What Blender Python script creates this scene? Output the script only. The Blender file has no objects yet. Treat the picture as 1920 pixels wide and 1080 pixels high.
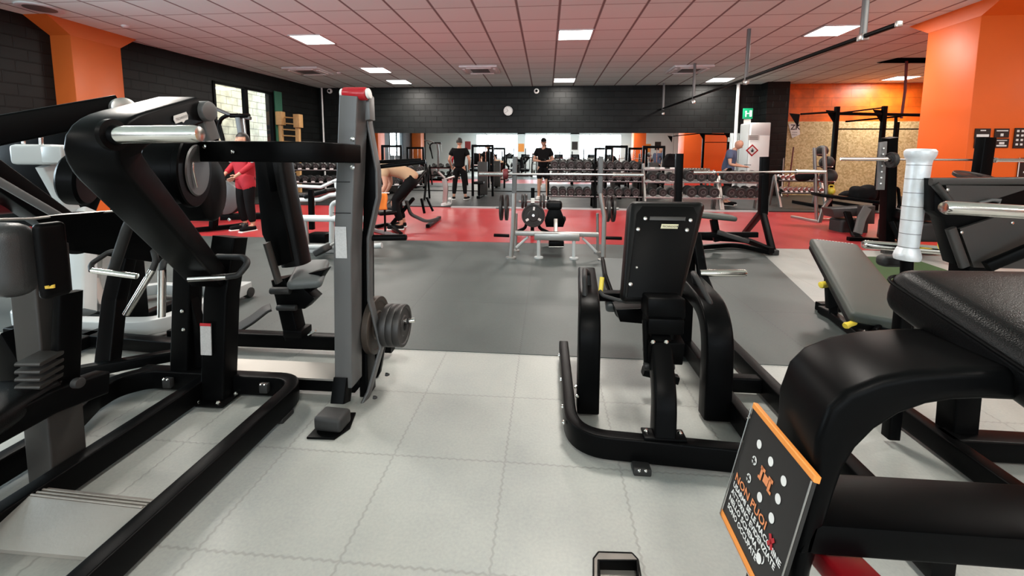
import bpy, bmesh, math, random
from mathutils import Vector, Matrix
V = Vector
PI = math.pi
random.seed(7)
SC = bpy.context.scene
COL = SC.collection

# ------------------------------------------------------------------ camera
F, CX, CY, VX, VY, EYE, ROLL = 785., 960., 375., 1024., 296., 1.25, 0.005
_th = math.atan((CY-VY)/F)
_ps = math.atan((VX-CX)/F*math.cos(_th))
_f = V((-math.sin(_ps)*math.cos(_th), math.cos(_ps)*math.cos(_th), -math.sin(_th)))
_r0 = V((math.cos(_ps), math.sin(_ps), 0)); _u0 = _r0.cross(_f)
_r = _r0*math.cos(ROLL)+_u0*math.sin(ROLL); _u = _u0*math.cos(ROLL)-_r0*math.sin(ROLL)
cam = bpy.data.cameras.new('camera'); camo = bpy.data.objects.new('camera', cam); COL.objects.link(camo)
cam.sensor_width = 36; cam.lens = F/1920*36; cam.shift_y = -(540-CY)/1920; cam.clip_start = .02; cam.clip_end = 200
m = Matrix((( _r.x, _u.x, -_f.x, 0), (_r.y, _u.y, -_f.y, 0), (_r.z, _u.z, -_f.z, EYE), (0, 0, 0, 1)))
camo.matrix_world = m
SC.camera = camo
def _ray(x, y): return _f+_r*((x-CX)/F)-_u*((y-CY)/F)
def P(x, y, Y):
    "measured point of the photograph at depth Y metres"
    d = _ray(x, y); t = Y/d.y; return V((d.x*t, Y, EYE+d.z*t))
def G(x, y, z=0.):
    "measured point of the photograph at height z"
    d = _ray(x, y); t = (z-EYE)/d.z; return V((d.x*t, d.y*t, z))

# ------------------------------------------------------------------ world, exposure, lights
SC.view_settings.view_transform = 'Standard'; SC.view_settings.look = 'None'
SC.view_settings.gamma = 1; SC.view_settings.use_curve_mapping = False
SC.view_settings.exposure = 0.18
W = bpy.data.worlds.new('world'); SC.world = W; W.use_nodes = True
W.node_tree.nodes['Background'].inputs[0].default_value = (.80, .90, 1, 1)
W.node_tree.nodes['Background'].inputs[1].default_value = 4.0
LAMP_CELLS = [(.55, 8.95), (.55, 14.0), (-5.05, 8.95), (-4.95, 12.1), (-4.95, 14.0), (5.5, 14.2), (5.55, 9.0), (10.9, 14.2),
              (.55, 3.4), (-5.7, 5.0), (-4.3, 3.9), (5.5, 3.4), (.55, -2.2), (-5.05, -2.2), (5.5, -2.2), (10.9, 9.0), (10.9, 3.4), (.55, -6.6), (-5.05, -6.6), (5.5, -6.6)]  # front left pair added for lever highlight, end trio to brighten the rear wall
def area(name, loc, rot, sx, sy, power, col):
    l = bpy.data.lights.new(name, 'AREA'); l.shape = 'RECTANGLE'; l.size = sx; l.size_y = sy; l.energy = power; l.color = col
    o = bpy.data.objects.new(name, l); o.location = loc; o.rotation_euler = rot; COL.objects.link(o); return o
LAMP_W = 95
for x, y in LAMP_CELLS:
    area('ceiling_lamp_light', (x, y, 3.752), (0, 0, 0), .6, .6, LAMP_W, (1, .93, .85))
# daylight through the windows: one added in the left wall, and the shop front behind the camera
area('window_daylight', (-10.75, 2.75, 2.25), (0, math.radians(-90), 0), 2.0, 4.2, 420, (.72, .90, 1))
for x in (-4.6, .1, 4.9): area('window_daylight', (x, -9.75, 2.3), (math.radians(90), 0, 0), 3.9, 2.3, 130, (.80, .92, 1))

# ------------------------------------------------------------------ materials
MATS = {}
def mat(name, col=(.5, .5, .5), rough=.5, metal=0., bump=0., bscale=200., var=0., vscale=4., coat=0., emit=None, es=1., spec=.5, trans=0.):
    m = bpy.data.materials.new(name); m.use_nodes = True; nt = m.node_tree; b = nt.nodes['Principled BSDF']
    b.inputs['Base Color'].default_value = (*col, 1); b.inputs['Roughness'].default_value = rough
    b.inputs['Metallic'].default_value = metal; b.inputs['Coat Weight'].default_value = coat
    b.inputs['Specular IOR Level'].default_value = spec; b.inputs['Transmission Weight'].default_value = trans
    if emit: b.inputs['Emission Color'].default_value = (*emit, 1); b.inputs['Emission Strength'].default_value = es
    if bump or var:
        tc = nt.nodes.new('ShaderNodeTexCoord')
    if var:
        n = nt.nodes.new('ShaderNodeTexNoise'); n.inputs['Scale'].default_value = vscale; n.inputs['Detail'].default_value = 6
        nt.links.new(tc.outputs['Object'], n.inputs['Vector'])
        mx = nt.nodes.new('ShaderNodeMix'); mx.data_type = 'RGBA'
        mx.inputs[6].default_value = (*[c*(1-var) for c in col], 1); mx.inputs[7].default_value = (*[min(1, c*(1+var)) for c in col], 1)
        nt.links.new(n.outputs['Fac'], mx.inputs[0]); nt.links.new(mx.outputs[2], b.inputs['Base Color'])
        mr = nt.nodes.new('ShaderNodeMapRange'); mr.inputs[3].default_value = max(0, rough-.08); mr.inputs[4].default_value = min(1, rough+.08)
        nt.links.new(n.outputs['Fac'], mr.inputs[0]); nt.links.new(mr.outputs[0], b.inputs['Roughness'])
    if bump:
        n2 = nt.nodes.new('ShaderNodeTexNoise'); n2.inputs['Scale'].default_value = bscale; n2.inputs['Detail'].default_value = 3
        nt.links.new(tc.outputs['Object'], n2.inputs['Vector'])
        bp = nt.nodes.new('ShaderNodeBump'); bp.inputs['Strength'].default_value = bump; bp.inputs['Distance'].default_value = .002
        nt.links.new(n2.outputs['Fac'], bp.inputs['Height']); nt.links.new(bp.outputs[0], b.inputs['Normal'])
    MATS[name] = m; return m
K = MATS
mat('black', (.002, .0021, .0023), .34, bump=.08, bscale=900, var=.15, spec=.055)
mat('blackgloss', (.002, .002, .0022), .42, spec=.07)
mat('charcoal', (.095, .095, .095), .42, metal=.25, bump=.1, bscale=900)
mat('midgrey', (.16, .16, .16), .4, metal=.3)
mat('panelgrey', (.026, .024, .022), .48, bump=.1, bscale=600, var=.12)
mat('vinyl', (.0025, .0025, .0027), .33, bump=.35, bscale=420, var=.15, vscale=8, spec=.16)
mat('vinylworn', (.032, .032, .032), .38, bump=.3, bscale=420, var=.25, vscale=9, spec=.35)  # grey highlight of the chest pad put into its base colour
mat('vinylgreen', (.045, .055, .048), .45, bump=.3, bscale=420, var=.12)
mat('vinylgrey', (.085, .095, .095), .45, bump=.2, bscale=400)
mat('rubber', (.012, .012, .012), .6, bump=.2, bscale=300, var=.2)
mat('iron', (.028, .026, .025), .42, metal=.3, bump=.25, bscale=150, var=.3)
mat('rustiron', (.05, .038, .03), .45, metal=.4, bump=.25, bscale=150, var=.3)
mat('chrome', (.78, .76, .72), .16, metal=1)
mat('steel', (.55, .54, .52), .3, metal=1, bump=.05, bscale=300)
mat('steelrail', (.42, .41, .39), .35, metal=.9)
mat('whitepaint', (.72, .74, .74), .3)
mat('greypaint', (.42, .44, .44), .35)
mat('plate', (.30, .28, .255), .48, metal=.5, var=.2, bump=.15, bscale=120)
mat('red', (.42, .012, .02), .25)
mat('redcloth', (.38, .008, .02), .75, bump=.3, bscale=300)
mat('darkred', (.12, .012, .015), .5)
mat('yellow', (.75, .58, .06), .4)
mat('gold', (.55, .36, .04), .45)
mat('badge', (.62, .58, .38), .4)
mat('badgewhite', (.7, .7, .68), .4)
mat('orangeplastic', (.75, .18, .05), .4)
mat('label', (.45, .45, .45), .5, var=.25, vscale=160)
mat('wood', (.52, .30, .12), .5, var=.2, vscale=12)
mat('skin', (.52, .27, .18), .5)
mat('hairdark', (.015, .012, .01), .6)
mat('blackcloth', (.005, .005, .0055), .85, bump=.3, bscale=300, spec=.12)
mat('bluecloth', (.07, .09, .16), .85, bump=.3, bscale=300)
mat('tancloth', (.55, .36, .22), .8, bump=.3, bscale=200)
mat('orangecloth', (.85, .22, .03), .8, bump=.3, bscale=200)
mat('white', (.8, .8, .78), .5)
mat('paper', (.75, .74, .7), .6)
mat('lampglow', (1, 1, 1), .5, emit=(1, .96, .90), es=9)
mat('signgreen', (.0, .30, .12), .5, emit=(.0, .4, .18), es=.35)
mat('signlit', (.8, 1, .85), .5, emit=(.7, 1, .8), es=.8)
mat('turf', (.035, .075, .02), .9, bump=.8, bscale=400, var=.3, vscale=90)
mat('tape', (.70, .72, .74), .42, metal=.3, bump=.7, bscale=45, var=.12, vscale=30)
mat('green', (.02, .12, .07), .5)
mat('mirror', (.93, .94, .93), .01, metal=1)
mat('stonewarm', (.62, .55, .42), .8, var=.2, vscale=3)
mat('screen', (.01, .01, .012), .15)
mat('posterblack', (.012, .011, .011), .4)
mat('void', (.004, .004, .004), 1, spec=0)
mat('posterred', (.25, .02, .02), .5)
mat('letterwhite', (.75, .75, .73), .6)
mat('letterorange', (.75, .26, .10), .6)
mat('stripeorange', (.80, .28, .05), .5)
def glass_mat():
    m = mat('glass', (1, 1, 1), .02); nt = m.node_tree; out = nt.nodes['Material Output']
    tr = nt.nodes.new('ShaderNodeBsdfTransparent'); tr.inputs[0].default_value = (.92, .96, .95, 1); gl = nt.nodes.new('ShaderNodeBsdfGlossy'); gl.inputs['Roughness'].default_value = .02
    mx = nt.nodes.new('ShaderNodeMixShader'); mx.inputs[0].default_value = .07; nt.links.new(tr.outputs[0], mx.inputs[1]); nt.links.new(gl.outputs[0], mx.inputs[2]); nt.links.new(mx.outputs[0], out.inputs[0])
glass_mat()
mat('darkface', (.25, .26, .27), .4)

def nodes(m):
    nt = m.node_tree; return nt, nt.nodes['Principled BSDF']
def nd(nt, t, **kw):
    n = nt.nodes.new(t)
    for k, v in kw.items(): setattr(n, k, v)
    return n
def mth(nt, op, a, b=None, c=None):
    n = nt.nodes.new('ShaderNodeMath'); n.operation = op
    for i, x in enumerate((a, b, c)):
        if x is None: continue
        if isinstance(x, (int, float)): n.inputs[i].default_value = x
        else: nt.links.new(x, n.inputs[i])
    return n.outputs[0]
def mixc(nt, fac, a, b):
    n = nt.nodes.new('ShaderNodeMix'); n.data_type = 'RGBA'
    for i, x in ((0, fac), (6, a), (7, b)):
        if isinstance(x, (tuple, float, int)): n.inputs[i].default_value = x if not isinstance(x, tuple) else (*x, 1)
        else: nt.links.new(x, n.inputs[i])
    return n.outputs[2]
def grid_dist(nt, c, pitch, off):
    "distance to nearest grid line in metres"
    a = mth(nt, 'SUBTRACT', c, off); a = mth(nt, 'DIVIDE', a, pitch); fr = mth(nt, 'FRACT', a)
    d = mth(nt, 'SUBTRACT', fr, .5); d = mth(nt, 'ABSOLUTE', d); d = mth(nt, 'SUBTRACT', .5, d); return mth(nt, 'MULTIPLY', d, pitch)
def floor_mat(name, c1, c2, seam, pitch, ox, oy, rough, zig=.006, seamw=.004, seamamt=.5, stain=.5):
    m = mat(name, c1, rough); nt, b = nodes(m)
    g = nd(nt, 'ShaderNodeNewGeometry'); sp = nd(nt, 'ShaderNodeSeparateXYZ'); nt.links.new(g.outputs['Position'], sp.inputs[0])
    def tri(c):
        a = mth(nt, 'FRACT', mth(nt, 'DIVIDE', c, .032)); a = mth(nt, 'ABSOLUTE', mth(nt, 'SUBTRACT', a, .5)); return mth(nt, 'MULTIPLY', mth(nt, 'SUBTRACT', a, .25), 4*zig)
    xs = mth(nt, 'ADD', sp.outputs[0], tri(sp.outputs[1])); ys = mth(nt, 'ADD', sp.outputs[1], tri(sp.outputs[0]))
    d = mth(nt, 'MINIMUM', grid_dist(nt, xs, pitch, ox), grid_dist(nt, ys, pitch, oy))
    mr = nd(nt, 'ShaderNodeMapRange'); mr.inputs[1].default_value = seamw*.4; mr.inputs[2].default_value = seamw*1.6; mr.inputs[3].default_value = seamamt; mr.inputs[4].default_value = 0
    nt.links.new(d, mr.inputs[0])
    n1 = nd(nt, 'ShaderNodeTexNoise'); n1.inputs['Scale'].default_value = 1.6; n1.inputs['Detail'].default_value = 8; n1.inputs['Roughness'].default_value = .65
    nt.links.new(g.outputs['Position'], n1.inputs['Vector'])
    n2 = nd(nt, 'ShaderNodeTexNoise'); n2.inputs['Scale'].default_value = 90; n2.inputs['Detail'].default_value = 2
    nt.links.new(g.outputs['Position'], n2.inputs['Vector'])
    # broad worn patches elongated along the room
    mp = nd(nt, 'ShaderNodeMapping'); mp.inputs['Scale'].default_value = (2.2, .7, 1); nt.links.new(g.outputs['Position'], mp.inputs[0])
    n3 = nd(nt, 'ShaderNodeTexNoise'); n3.inputs['Scale'].default_value = 1.0; n3.inputs['Detail'].default_value = 3; nt.links.new(mp.outputs[0], n3.inputs['Vector'])
    f = mth(nt, 'ADD', mth(nt, 'MULTIPLY', n1.outputs['Fac'], .6), mth(nt, 'MULTIPLY', n3.outputs['Fac'], .6))
    f = mth(nt, 'ADD', f, mth(nt, 'MULTIPLY', mth(nt, 'SUBTRACT', n2.outputs['Fac'], .5), .35))
    r = nd(nt, 'ShaderNodeMapRange'); r.inputs[1].default_value = .35; r.inputs[2].default_value = .85; nt.links.new(f, r.inputs[0])
    c = mixc(nt, r.outputs[0], c1, c2); c = mixc(nt, mr.outputs[0], c, seam)
    nt.links.new(c, b.inputs['Base Color'])
    rr = nd(nt, 'ShaderNodeMapRange'); rr.inputs[3].default_value = rough-.08; rr.inputs[4].default_value = rough+.12; nt.links.new(n1.outputs['Fac'], rr.inputs[0]); nt.links.new(rr.outputs[0], b.inputs['Roughness'])
    h = mth(nt, 'SUBTRACT', mth(nt, 'MULTIPLY', n2.outputs['Fac'], .25), mr.outputs[0])
    bp = nd(nt, 'ShaderNodeBump'); bp.inputs['Strength'].default_value = .35; bp.inputs['Distance'].default_value = .003
    nt.links.new(h, bp.inputs['Height']); nt.links.new(bp.outputs[0], b.inputs['Normal'])
    return m
floor_mat('floorlight', (.27, .287, .282), (.415, .42, .388), (.17, .17, .16), .470, -.155, 1.134, .38, zig=.0035, seamamt=.4)
floor_mat('floordark', (.040, .050, .049), (.073, .087, .083), (.022, .025, .025), .94, -.155, 2.54, .46, seamamt=.45)
floor_mat('floorred', (.35, .021, .025), (.45, .037, .041), (.22, .008, .01), .5, 0, 6.08, .30, zig=.004, seamamt=.35)
floor_mat('floorblack', (.011, .013, .013), (.020, .024, .024), (.006, .007, .007), 1.0, 0, 10.3, .45, seamamt=.6)

def block_mat(name, c1, c2, rough, axis='X', bw=.42, bh=.21, mort=.012, vert=.8):
    m = mat(name, c1, rough); nt, b = nodes(m)
    g = nd(nt, 'ShaderNodeNewGeometry'); sp = nd(nt, 'ShaderNodeSeparateXYZ'); nt.links.new(g.outputs['Position'], sp.inputs[0])
    cb = nd(nt, 'ShaderNodeCombineXYZ')
    ax = mth(nt, 'ADD', sp.outputs[0], sp.outputs[1])
    nt.links.new(ax, cb.inputs[0]); nt.links.new(sp.outputs[2], cb.inputs[1])
    br = nd(nt, 'ShaderNodeTexBrick'); br.inputs['Scale'].default_value = 1; br.inputs['Brick Width'].default_value = bw; br.inputs['Row Height'].default_value = bh
    br.inputs['Mortar Size'].default_value = mort; br.inputs['Mortar Smooth'].default_value = .4; br.inputs['Bias'].default_value = 0
    br.inputs['Color1'].default_value = (*c1, 1); br.inputs['Color2'].default_value = (*c2, 1); br.inputs['Mortar'].default_value = (*[c*.45 for c in c1], 1)
    nt.links.new(cb.outputs[0], br.inputs['Vector'])
    n = nd(nt, 'ShaderNodeTexNoise'); n.inputs['Scale'].default_value = 3; n.inputs['Detail'].default_value = 6; nt.links.new(g.outputs['Position'], n.inputs['Vector'])
    r = nd(nt, 'ShaderNodeMapRange'); r.inputs[1].default_value = .35; r.inputs[2].default_value = .7; r.inputs[3].default_value = .75; r.inputs[4].default_value = 1.25; nt.links.new(n.outputs['Fac'], r.inputs[0])
    hs = nd(nt, 'ShaderNodeHueSaturation'); nt.links.new(br.outputs['Color'], hs.inputs['Color']); nt.links.new(r.outputs[0], hs.inputs['Value']); nt.links.new(hs.outputs[0], b.inputs['Base Color'])
    bp = nd(nt, 'ShaderNodeBump'); bp.inputs['Strength'].default_value = .8; bp.inputs['Distance'].default_value = .006; bp.invert = True
    nt.links.new(br.outputs['Fac'], bp.inputs['Height']); nt.links.new(bp.outputs[0], b.inputs['Normal'])
    return m
block_mat('blockblack', (.0035, .0046, .0046), (.0062, .0076, .0076), .44); K['blockblack'].node_tree.nodes['Principled BSDF'].inputs['Specular IOR Level'].default_value = .22
block_mat('blockorange', (.74, .125, .01), (.78, .14, .012), .4, bw=1.2, bh=.3, mort=.004)
mat('orangepaint', (.78, .118, .008), .48, var=.06, vscale=2, bump=.1, bscale=60)
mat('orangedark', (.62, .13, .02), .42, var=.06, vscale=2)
block_mat('stonewall', (.50, .46, .38), (.58, .52, .42), .8, bw=.5, bh=.25)

def ceil_mat():
    m = mat('ceiltile', (.6, .52, .48), .8); nt, b = nodes(m)
    g = nd(nt, 'ShaderNodeNewGeometry'); sp = nd(nt, 'ShaderNodeSeparateXYZ'); nt.links.new(g.outputs['Position'], sp.inputs[0])
    dx = grid_dist(nt, sp.outputs[0], .712, .19); dy = grid_dist(nt, sp.outputs[1], .70, 7.275)
    a = nd(nt, 'ShaderNodeMapRange'); a.inputs[1].default_value = .012; a.inputs[2].default_value = .03; a.inputs[3].default_value = .85; a.inputs[4].default_value = 0; nt.links.new(dx, a.inputs[0])
    c = nd(nt, 'ShaderNodeMapRange'); c.inputs[1].default_value = .008; c.inputs[2].default_value = .022; c.inputs[3].default_value = .5; c.inputs[4].default_value = 0; nt.links.new(dy, c.inputs[0])
    f = mth(nt, 'MAXIMUM', a.outputs[0], c.outputs[0])
    # each tile a slightly different tone
    cx = mth(nt, 'FLOOR', mth(nt, 'DIVIDE', mth(nt, 'SUBTRACT', sp.outputs[0], .19), .712)); cy = mth(nt, 'FLOOR', mth(nt, 'DIVIDE', mth(nt, 'SUBTRACT', sp.outputs[1], 7.275), .70))
    cb = nd(nt, 'ShaderNodeCombineXYZ'); nt.links.new(cx, cb.inputs[0]); nt.links.new(cy, cb.inputs[1])
    wn = nd(nt, 'ShaderNodeTexWhiteNoise'); nt.links.new(cb.outputs[0], wn.inputs['Vector'])
    col = mixc(nt, wn.outputs['Value'], (.74, .88, .85), (.80, .93, .90)); col = mixc(nt, f, col, (.10, .05, .045))
    nt.links.new(col, b.inputs['Base Color'])
    n = nd(nt, 'ShaderNodeTexNoise'); n.inputs['Scale'].default_value = 60; n.inputs['Detail'].default_value = 4; nt.links.new(g.outputs['Position'], n.inputs['Vector'])
    h = mth(nt, 'SUBTRACT', mth(nt, 'MULTIPLY', n.outputs['Fac'], .3), f)
    bp = nd(nt, 'ShaderNodeBump'); bp.inputs['Strength'].default_value = .5; bp.inputs['Distance'].default_value = .004; nt.links.new(h, bp.inputs['Height']); nt.links.new(bp.outputs[0], b.inputs['Normal'])
ceil_mat()
def osb_mat():
    m = mat('osb', (.5, .4, .2), .6); nt, b = nodes(m)
    g = nd(nt, 'ShaderNodeNewGeometry'); 
    v = nd(nt, 'ShaderNodeTexVoronoi'); v.inputs['Scale'].default_value = 22; v.inputs['Randomness'].default_value = 1; nt.links.new(g.outputs['Position'], v.inputs['Vector'])
    n = nd(nt, 'ShaderNodeTexNoise'); n.inputs['Scale'].default_value = 26; n.inputs['Detail'].default_value = 6; n.inputs['Distortion'].default_value = 1.5; nt.links.new(g.outputs['Position'], n.inputs['Vector'])
    sp = nd(nt, 'ShaderNodeSeparateColor'); nt.links.new(v.outputs['Color'], sp.inputs[0])
    f = mth(nt, 'ADD', mth(nt, 'MULTIPLY', sp.outputs[0], .5), mth(nt, 'MULTIPLY', n.outputs['Fac'], .6))
    r = nd(nt, 'ShaderNodeValToRGB'); r.color_ramp.elements[0].color = (.38, .27, .10, 1); r.color_ramp.elements[0].position = .2; r.color_ramp.elements[1].color = (.72, .60, .34, 1); r.color_ramp.elements[1].position = .85
    nt.links.new(f, r.inputs[0]); nt.links.new(r.outputs[0], b.inputs['Base Color'])
osb_mat()

# ------------------------------------------------------------------ mesh helpers
def frame(t, side=None):
    t = t.normalized()
    s = (side if side else (V((0, 0, 1)).cross(t) if abs(t.z) < .95 else V((1, 0, 0))))
    s = (s-t*s.dot(t)); s = s.normalized() if s.length > 1e-5 else t.orthogonal().normalized()
    return s, t.cross(s).normalized()
def fillet(pts, r, n=6, closed=False):
    pts = [V(p) for p in pts]; out = []; N = len(pts)
    for i, p in enumerate(pts):
        if not closed and i in (0, N-1): out.append(p); continue
        a, b = pts[i-1]-p, pts[(i+1) % N]-p; la, lb = a.length, b.length
        rr = r[i] if isinstance(r, (list, tuple)) else r
        ang = a.angle(b) if la > 1e-6 and lb > 1e-6 else PI
        if ang > PI-.02 or rr <= 0: out.append(p); continue
        d = min(rr/math.tan(ang/2), la*.48, lb*.48)
        p0, p1 = p+a.normalized()*d, p+b.normalized()*d
        for k in range(n+1):
            t = k/n; out.append(p0.lerp(p, t).lerp(p.lerp(p1, t), t))
    return out
def arc(c, r, a0, a1, n=12, ax=V((1, 0, 0)), ay=V((0, 0, 1))):
    return [V(c)+V(ax)*r*math.cos(a0+(a1-a0)*k/n)+V(ay)*r*math.sin(a0+(a1-a0)*k/n) for k in range(n+1)]
class MB:
    def __init__(s): s.b = bmesh.new()
    def poly_ring(s, pts): return [s.b.verts.new(p) for p in pts]
    def loft(s, rings, cap=True, closed=False):
        R = [s.poly_ring(r) for r in rings]; n = len(R[0])
        L = len(R)
        for i in range(L if closed else L-1):
            a, b = R[i], R[(i+1) % L]
            for j in range(n): s.b.faces.new((a[j], a[(j+1) % n], b[(j+1) % n], b[j]))
        if cap and not closed:
            s.b.faces.new(R[0][::-1]); s.b.faces.new(R[-1])
        return s
    def sweep(s, path, w, h, r=0., side=None, cr=.008, n=6, taper=None, closed=False, sides=None):
        "rounded-rectangle tube; w across (side), h the other way"
        if r: path = fillet(path, r, n, closed)
        path = [V(p) for p in path]; L = len(path); cr = min(cr, w*.45, h*.45); sec = []
        for cx, cy, a in ((1, 1, 0), (-1, 1, PI/2), (-1, -1, PI), (1, -1, 1.5*PI)):
            for k in range(4):
                t = a+k/3*PI/2; sec.append((cx*(w/2-cr)+cr*math.cos(t), cy*(h/2-cr)+cr*math.sin(t)))
        rings = []
        for i, p in enumerate(path):
            if closed: t = path[(i+1) % L]-path[i-1]
            else: t = path[min(i+1, L-1)]-path[max(i-1, 0)]
            S, U = frame(t, side); k = 1.
            if taper: k = taper[0]+(taper[1]-taper[0])*i/(L-1)
            q = 1.
            if 0 < i < L-1:
                an = (path[i+1]-p).angle(p-path[i-1], 0); q = 1/max(.5, math.cos(an/2))
            rings.append([p+S*x*k+U*y*k*(q if not side else q) for x, y in sec])
        return s.loft(rings, closed=closed)
    def pipe(s, path, r, fr=0., n=12, closed=False, r2=None):
        if fr: path = fillet(path, fr, 6, closed)
        path = [V(p) for p in path]; L = len(path); rings = []; S = None
        for i, p in enumerate(path):
            t = (path[(i+1) % L]-path[i-1]) if closed else path[min(i+1, L-1)]-path[max(i-1, 0)]
            t.normalize()
            if S is None: S, U = frame(t)
            else:
                S = (S-t*S.dot(t)); S = S.normalized() if S.length > 1e-5 else frame(t)[0]; U = t.cross(S)
            rr = r if r2 is None else r+(r2-r)*i/(L-1)
            rings.append([p+S*rr*math.cos(2*PI*k/n)+U*rr*math.sin(2*PI*k/n) for k in range(n)])
        return s.loft(rings, closed=closed)
    def cyl(s, a, b, r, r2=None, n=28, bev=0.):
        a, b = V(a), V(b); r2 = r if r2 is None else r2; d = (b-a); L = d.length
        if bev <= 0: prof = [(0, r), (L, r2)]
        else: prof = [(0, r-bev), (bev*.3, r-bev*.3), (bev, r), (L-bev, r2), (L-bev*.3, r2-bev*.3), (L, r2-bev)]
        return s.lathe(a, d, prof, n)
    def lathe(s, o, axis, prof, n=28, cap=True):
        o = V(o); t = V(axis).normalized(); S, U = frame(t)
        return s.loft([[o+t*z+S*r*math.cos(2*PI*k/n)+U*r*math.sin(2*PI*k/n) for k in range(n)] for z, r in prof], cap)
    def prism(s, pts, vec, bev=0., seg=2):
        pts = [V(p) for p in pts]; vec = V(vec)
        nrm = V((0, 0, 0))
        for i in range(len(pts)): nrm += pts[i].cross(pts[(i+1) % len(pts)])
        a = [s.b.verts.new(p) for p in pts]; b = [s.b.verts.new(p+vec) for p in pts]; n = len(pts); fs = []
        fs.append(s.b.faces.new(a)); fs.append(s.b.faces.new(b[::-1]))
        for i in range(n): fs.append(s.b.faces.new((a[i], b[i], b[(i+1) % n], a[(i+1) % n])))
        bmesh.ops.recalc_face_normals(s.b, faces=fs)
        if bev > 0:
            es = list({e for f in fs[:2] for e in f.edges})
            bmesh.ops.bevel(s.b, geom=es, offset=bev, segments=seg, affect='EDGES', profile=.5, clamp_overlap=True)
        return s
    def box(s, c, size, M=None, bev=0., seg=2):
        c = V(c); x, y, z = [v/2 for v in size]; M = M or Matrix.Identity(3)
        vs = [s.b.verts.new(c+M @ V((i*x, j*y, k*z))) for i in (-1, 1) for j in (-1, 1) for k in (-1, 1)]
        idx = [(0, 1, 3, 2), (4, 6, 7, 5), (0, 4, 5, 1), (2, 3, 7, 6), (0, 2, 6, 4), (1, 5, 7, 3)]
        fs = [s.b.faces.new([vs[i] for i in f]) for f in idx]
        if bev > 0:
            bmesh.ops.bevel(s.b, geom=list({e for f in fs for e in f.edges}), offset=bev, segments=seg, affect='EDGES', profile=.5, clamp_overlap=True)
        return s
    def cushion(s, c, size, M=None, r=.03, crown=.0, n=10, fn=None):
        c = V(c); h = [v/2 for v in size]; r = min(r, *[v*.98 for v in h]); M = M or Matrix.Identity(3)
        def coords(H):
            inner = H-r; o = [-H+r*(1-math.cos(k/4*PI/2)) for k in range(4)]
            m_ = [-inner+2*inner*k/n for k in range(n+1)]; return o+m_+[-v for v in o[::-1]]
        X, Y, Z = coords(h[0]), coords(h[1]), coords(h[2]); vd = {}
        def vert(i, j, k):
            if (i, j, k) in vd: return vd[(i, j, k)]
            p = V((X[i], Y[j], Z[k])); q = V([max(-(h[a]-r), min(h[a]-r, p[a])) for a in range(3)]); d = p-q
            # blend cube shell to rounded
            if d.length > 1e-9: p = q+d.normalized()*r
            if crown:
                fx = 1-(p.x/h[0])**2; fy = 1-(p.y/h[1])**2; p.z += (1 if p.z > 0 else -1)*crown*max(0, fx)*max(0, fy)*abs(p.z/h[2])
            if fn: p = fn(p, h)
            v = s.b.verts.new(c+M @ p); vd[(i, j, k)] = v; return v
        nx, ny, nz = len(X)-1, len(Y)-1, len(Z)-1
        def f(q): 
            try: s.b.faces.new(q)
            except ValueError: pass
        for i in range(nx):
            for j in range(ny):
                f((vert(i, j, 0), vert(i, j+1, 0), vert(i+1, j+1, 0), vert(i+1, j, 0))); f((vert(i, j, nz), vert(i+1, j, nz), vert(i+1, j+1, nz), vert(i, j+1, nz)))
        for i in range(nx):
            for k in range(nz):
                f((vert(i, 0, k), vert(i+1, 0, k), vert(i+1, 0, k+1), vert(i, 0, k+1))); f((vert(i, ny, k), vert(i, ny, k+1), vert(i+1, ny, k+1), vert(i+1, ny, k)))
        for j in range(ny):
            for k in range(nz):
                f((vert(0, j, k), vert(0, j, k+1), vert(0, j+1, k+1), vert(0, j+1, k))); f((vert(nx, j, k), vert(nx, j+1, k), vert(nx, j+1, k+1), vert(nx, j, k+1)))
        return s
    def sphere(s, c, r, M=None, n=20, sz=None):
        sz = sz or (1, 1, 1); M = M or Matrix.Identity(3); rings = []
        for i in range(1, n//2):
            a = PI*i/(n//2); rings.append([V(c)+M @ V((r*sz[0]*math.sin(a)*math.cos(2*PI*k/n), r*sz[1]*math.sin(a)*math.sin(2*PI*k/n), -r*sz[2]*math.cos(a))) for k in range(n)])
        return s.loft(rings)
    def quad(s, a, b, c, d): s.b.faces.new([s.b.verts.new(V(p)) for p in (a, b, c, d)]); return s
    def text(s, body, origin, ex, ey, size, depth=.001, align='LEFT', spacing=1.0, bold=.0):
        cu = bpy.data.curves.new('t', 'FONT'); cu.body = body; cu.size = 1; cu.align_x = align; cu.space_line = spacing; cu.offset = bold; cu.resolution_u = 2
        o = bpy.data.objects.new('t', cu); COL.objects.link(o)
        me = bpy.data.meshes.new_from_object(o.evaluated_get(bpy.context.evaluated_depsgraph_get()))
        ex, ey = V(ex).normalized(), V(ey).normalized(); ez = ex.cross(ey).normalized()
        M = Matrix(((ex.x, ey.x, ez.x), (ex.y, ey.y, ez.y), (ex.z, ey.z, ez.z)))
        sz = size if isinstance(size, (tuple, list)) else (size, size)
        base = V(origin)+ez*depth
        for v in me.vertices: v.co = base+M @ V((v.co.x*sz[0], v.co.y*sz[1], 0))
        s.b.from_mesh(me); bpy.data.objects.remove(o); bpy.data.curves.remove(cu); bpy.data.meshes.remove(me); return s
    def mesh(s, name, mt, origin=V((0, 0, 0)), smooth=35):
        bmesh.ops.remove_doubles(s.b, verts=s.b.verts[:], dist=1e-6)
        bmesh.ops.recalc_face_normals(s.b, faces=s.b.faces[:])
        for v in s.b.verts: v.co -= origin
        me = bpy.data.meshes.new(name); s.b.to_mesh(me); s.b.free()
        me.materials.append(K[mt] if isinstance(mt, str) else mt)
        if smooth:
            for p in me.polygons: p.use_smooth = True
            me.set_sharp_from_angle(angle=math.radians(smooth))
        return me
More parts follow.
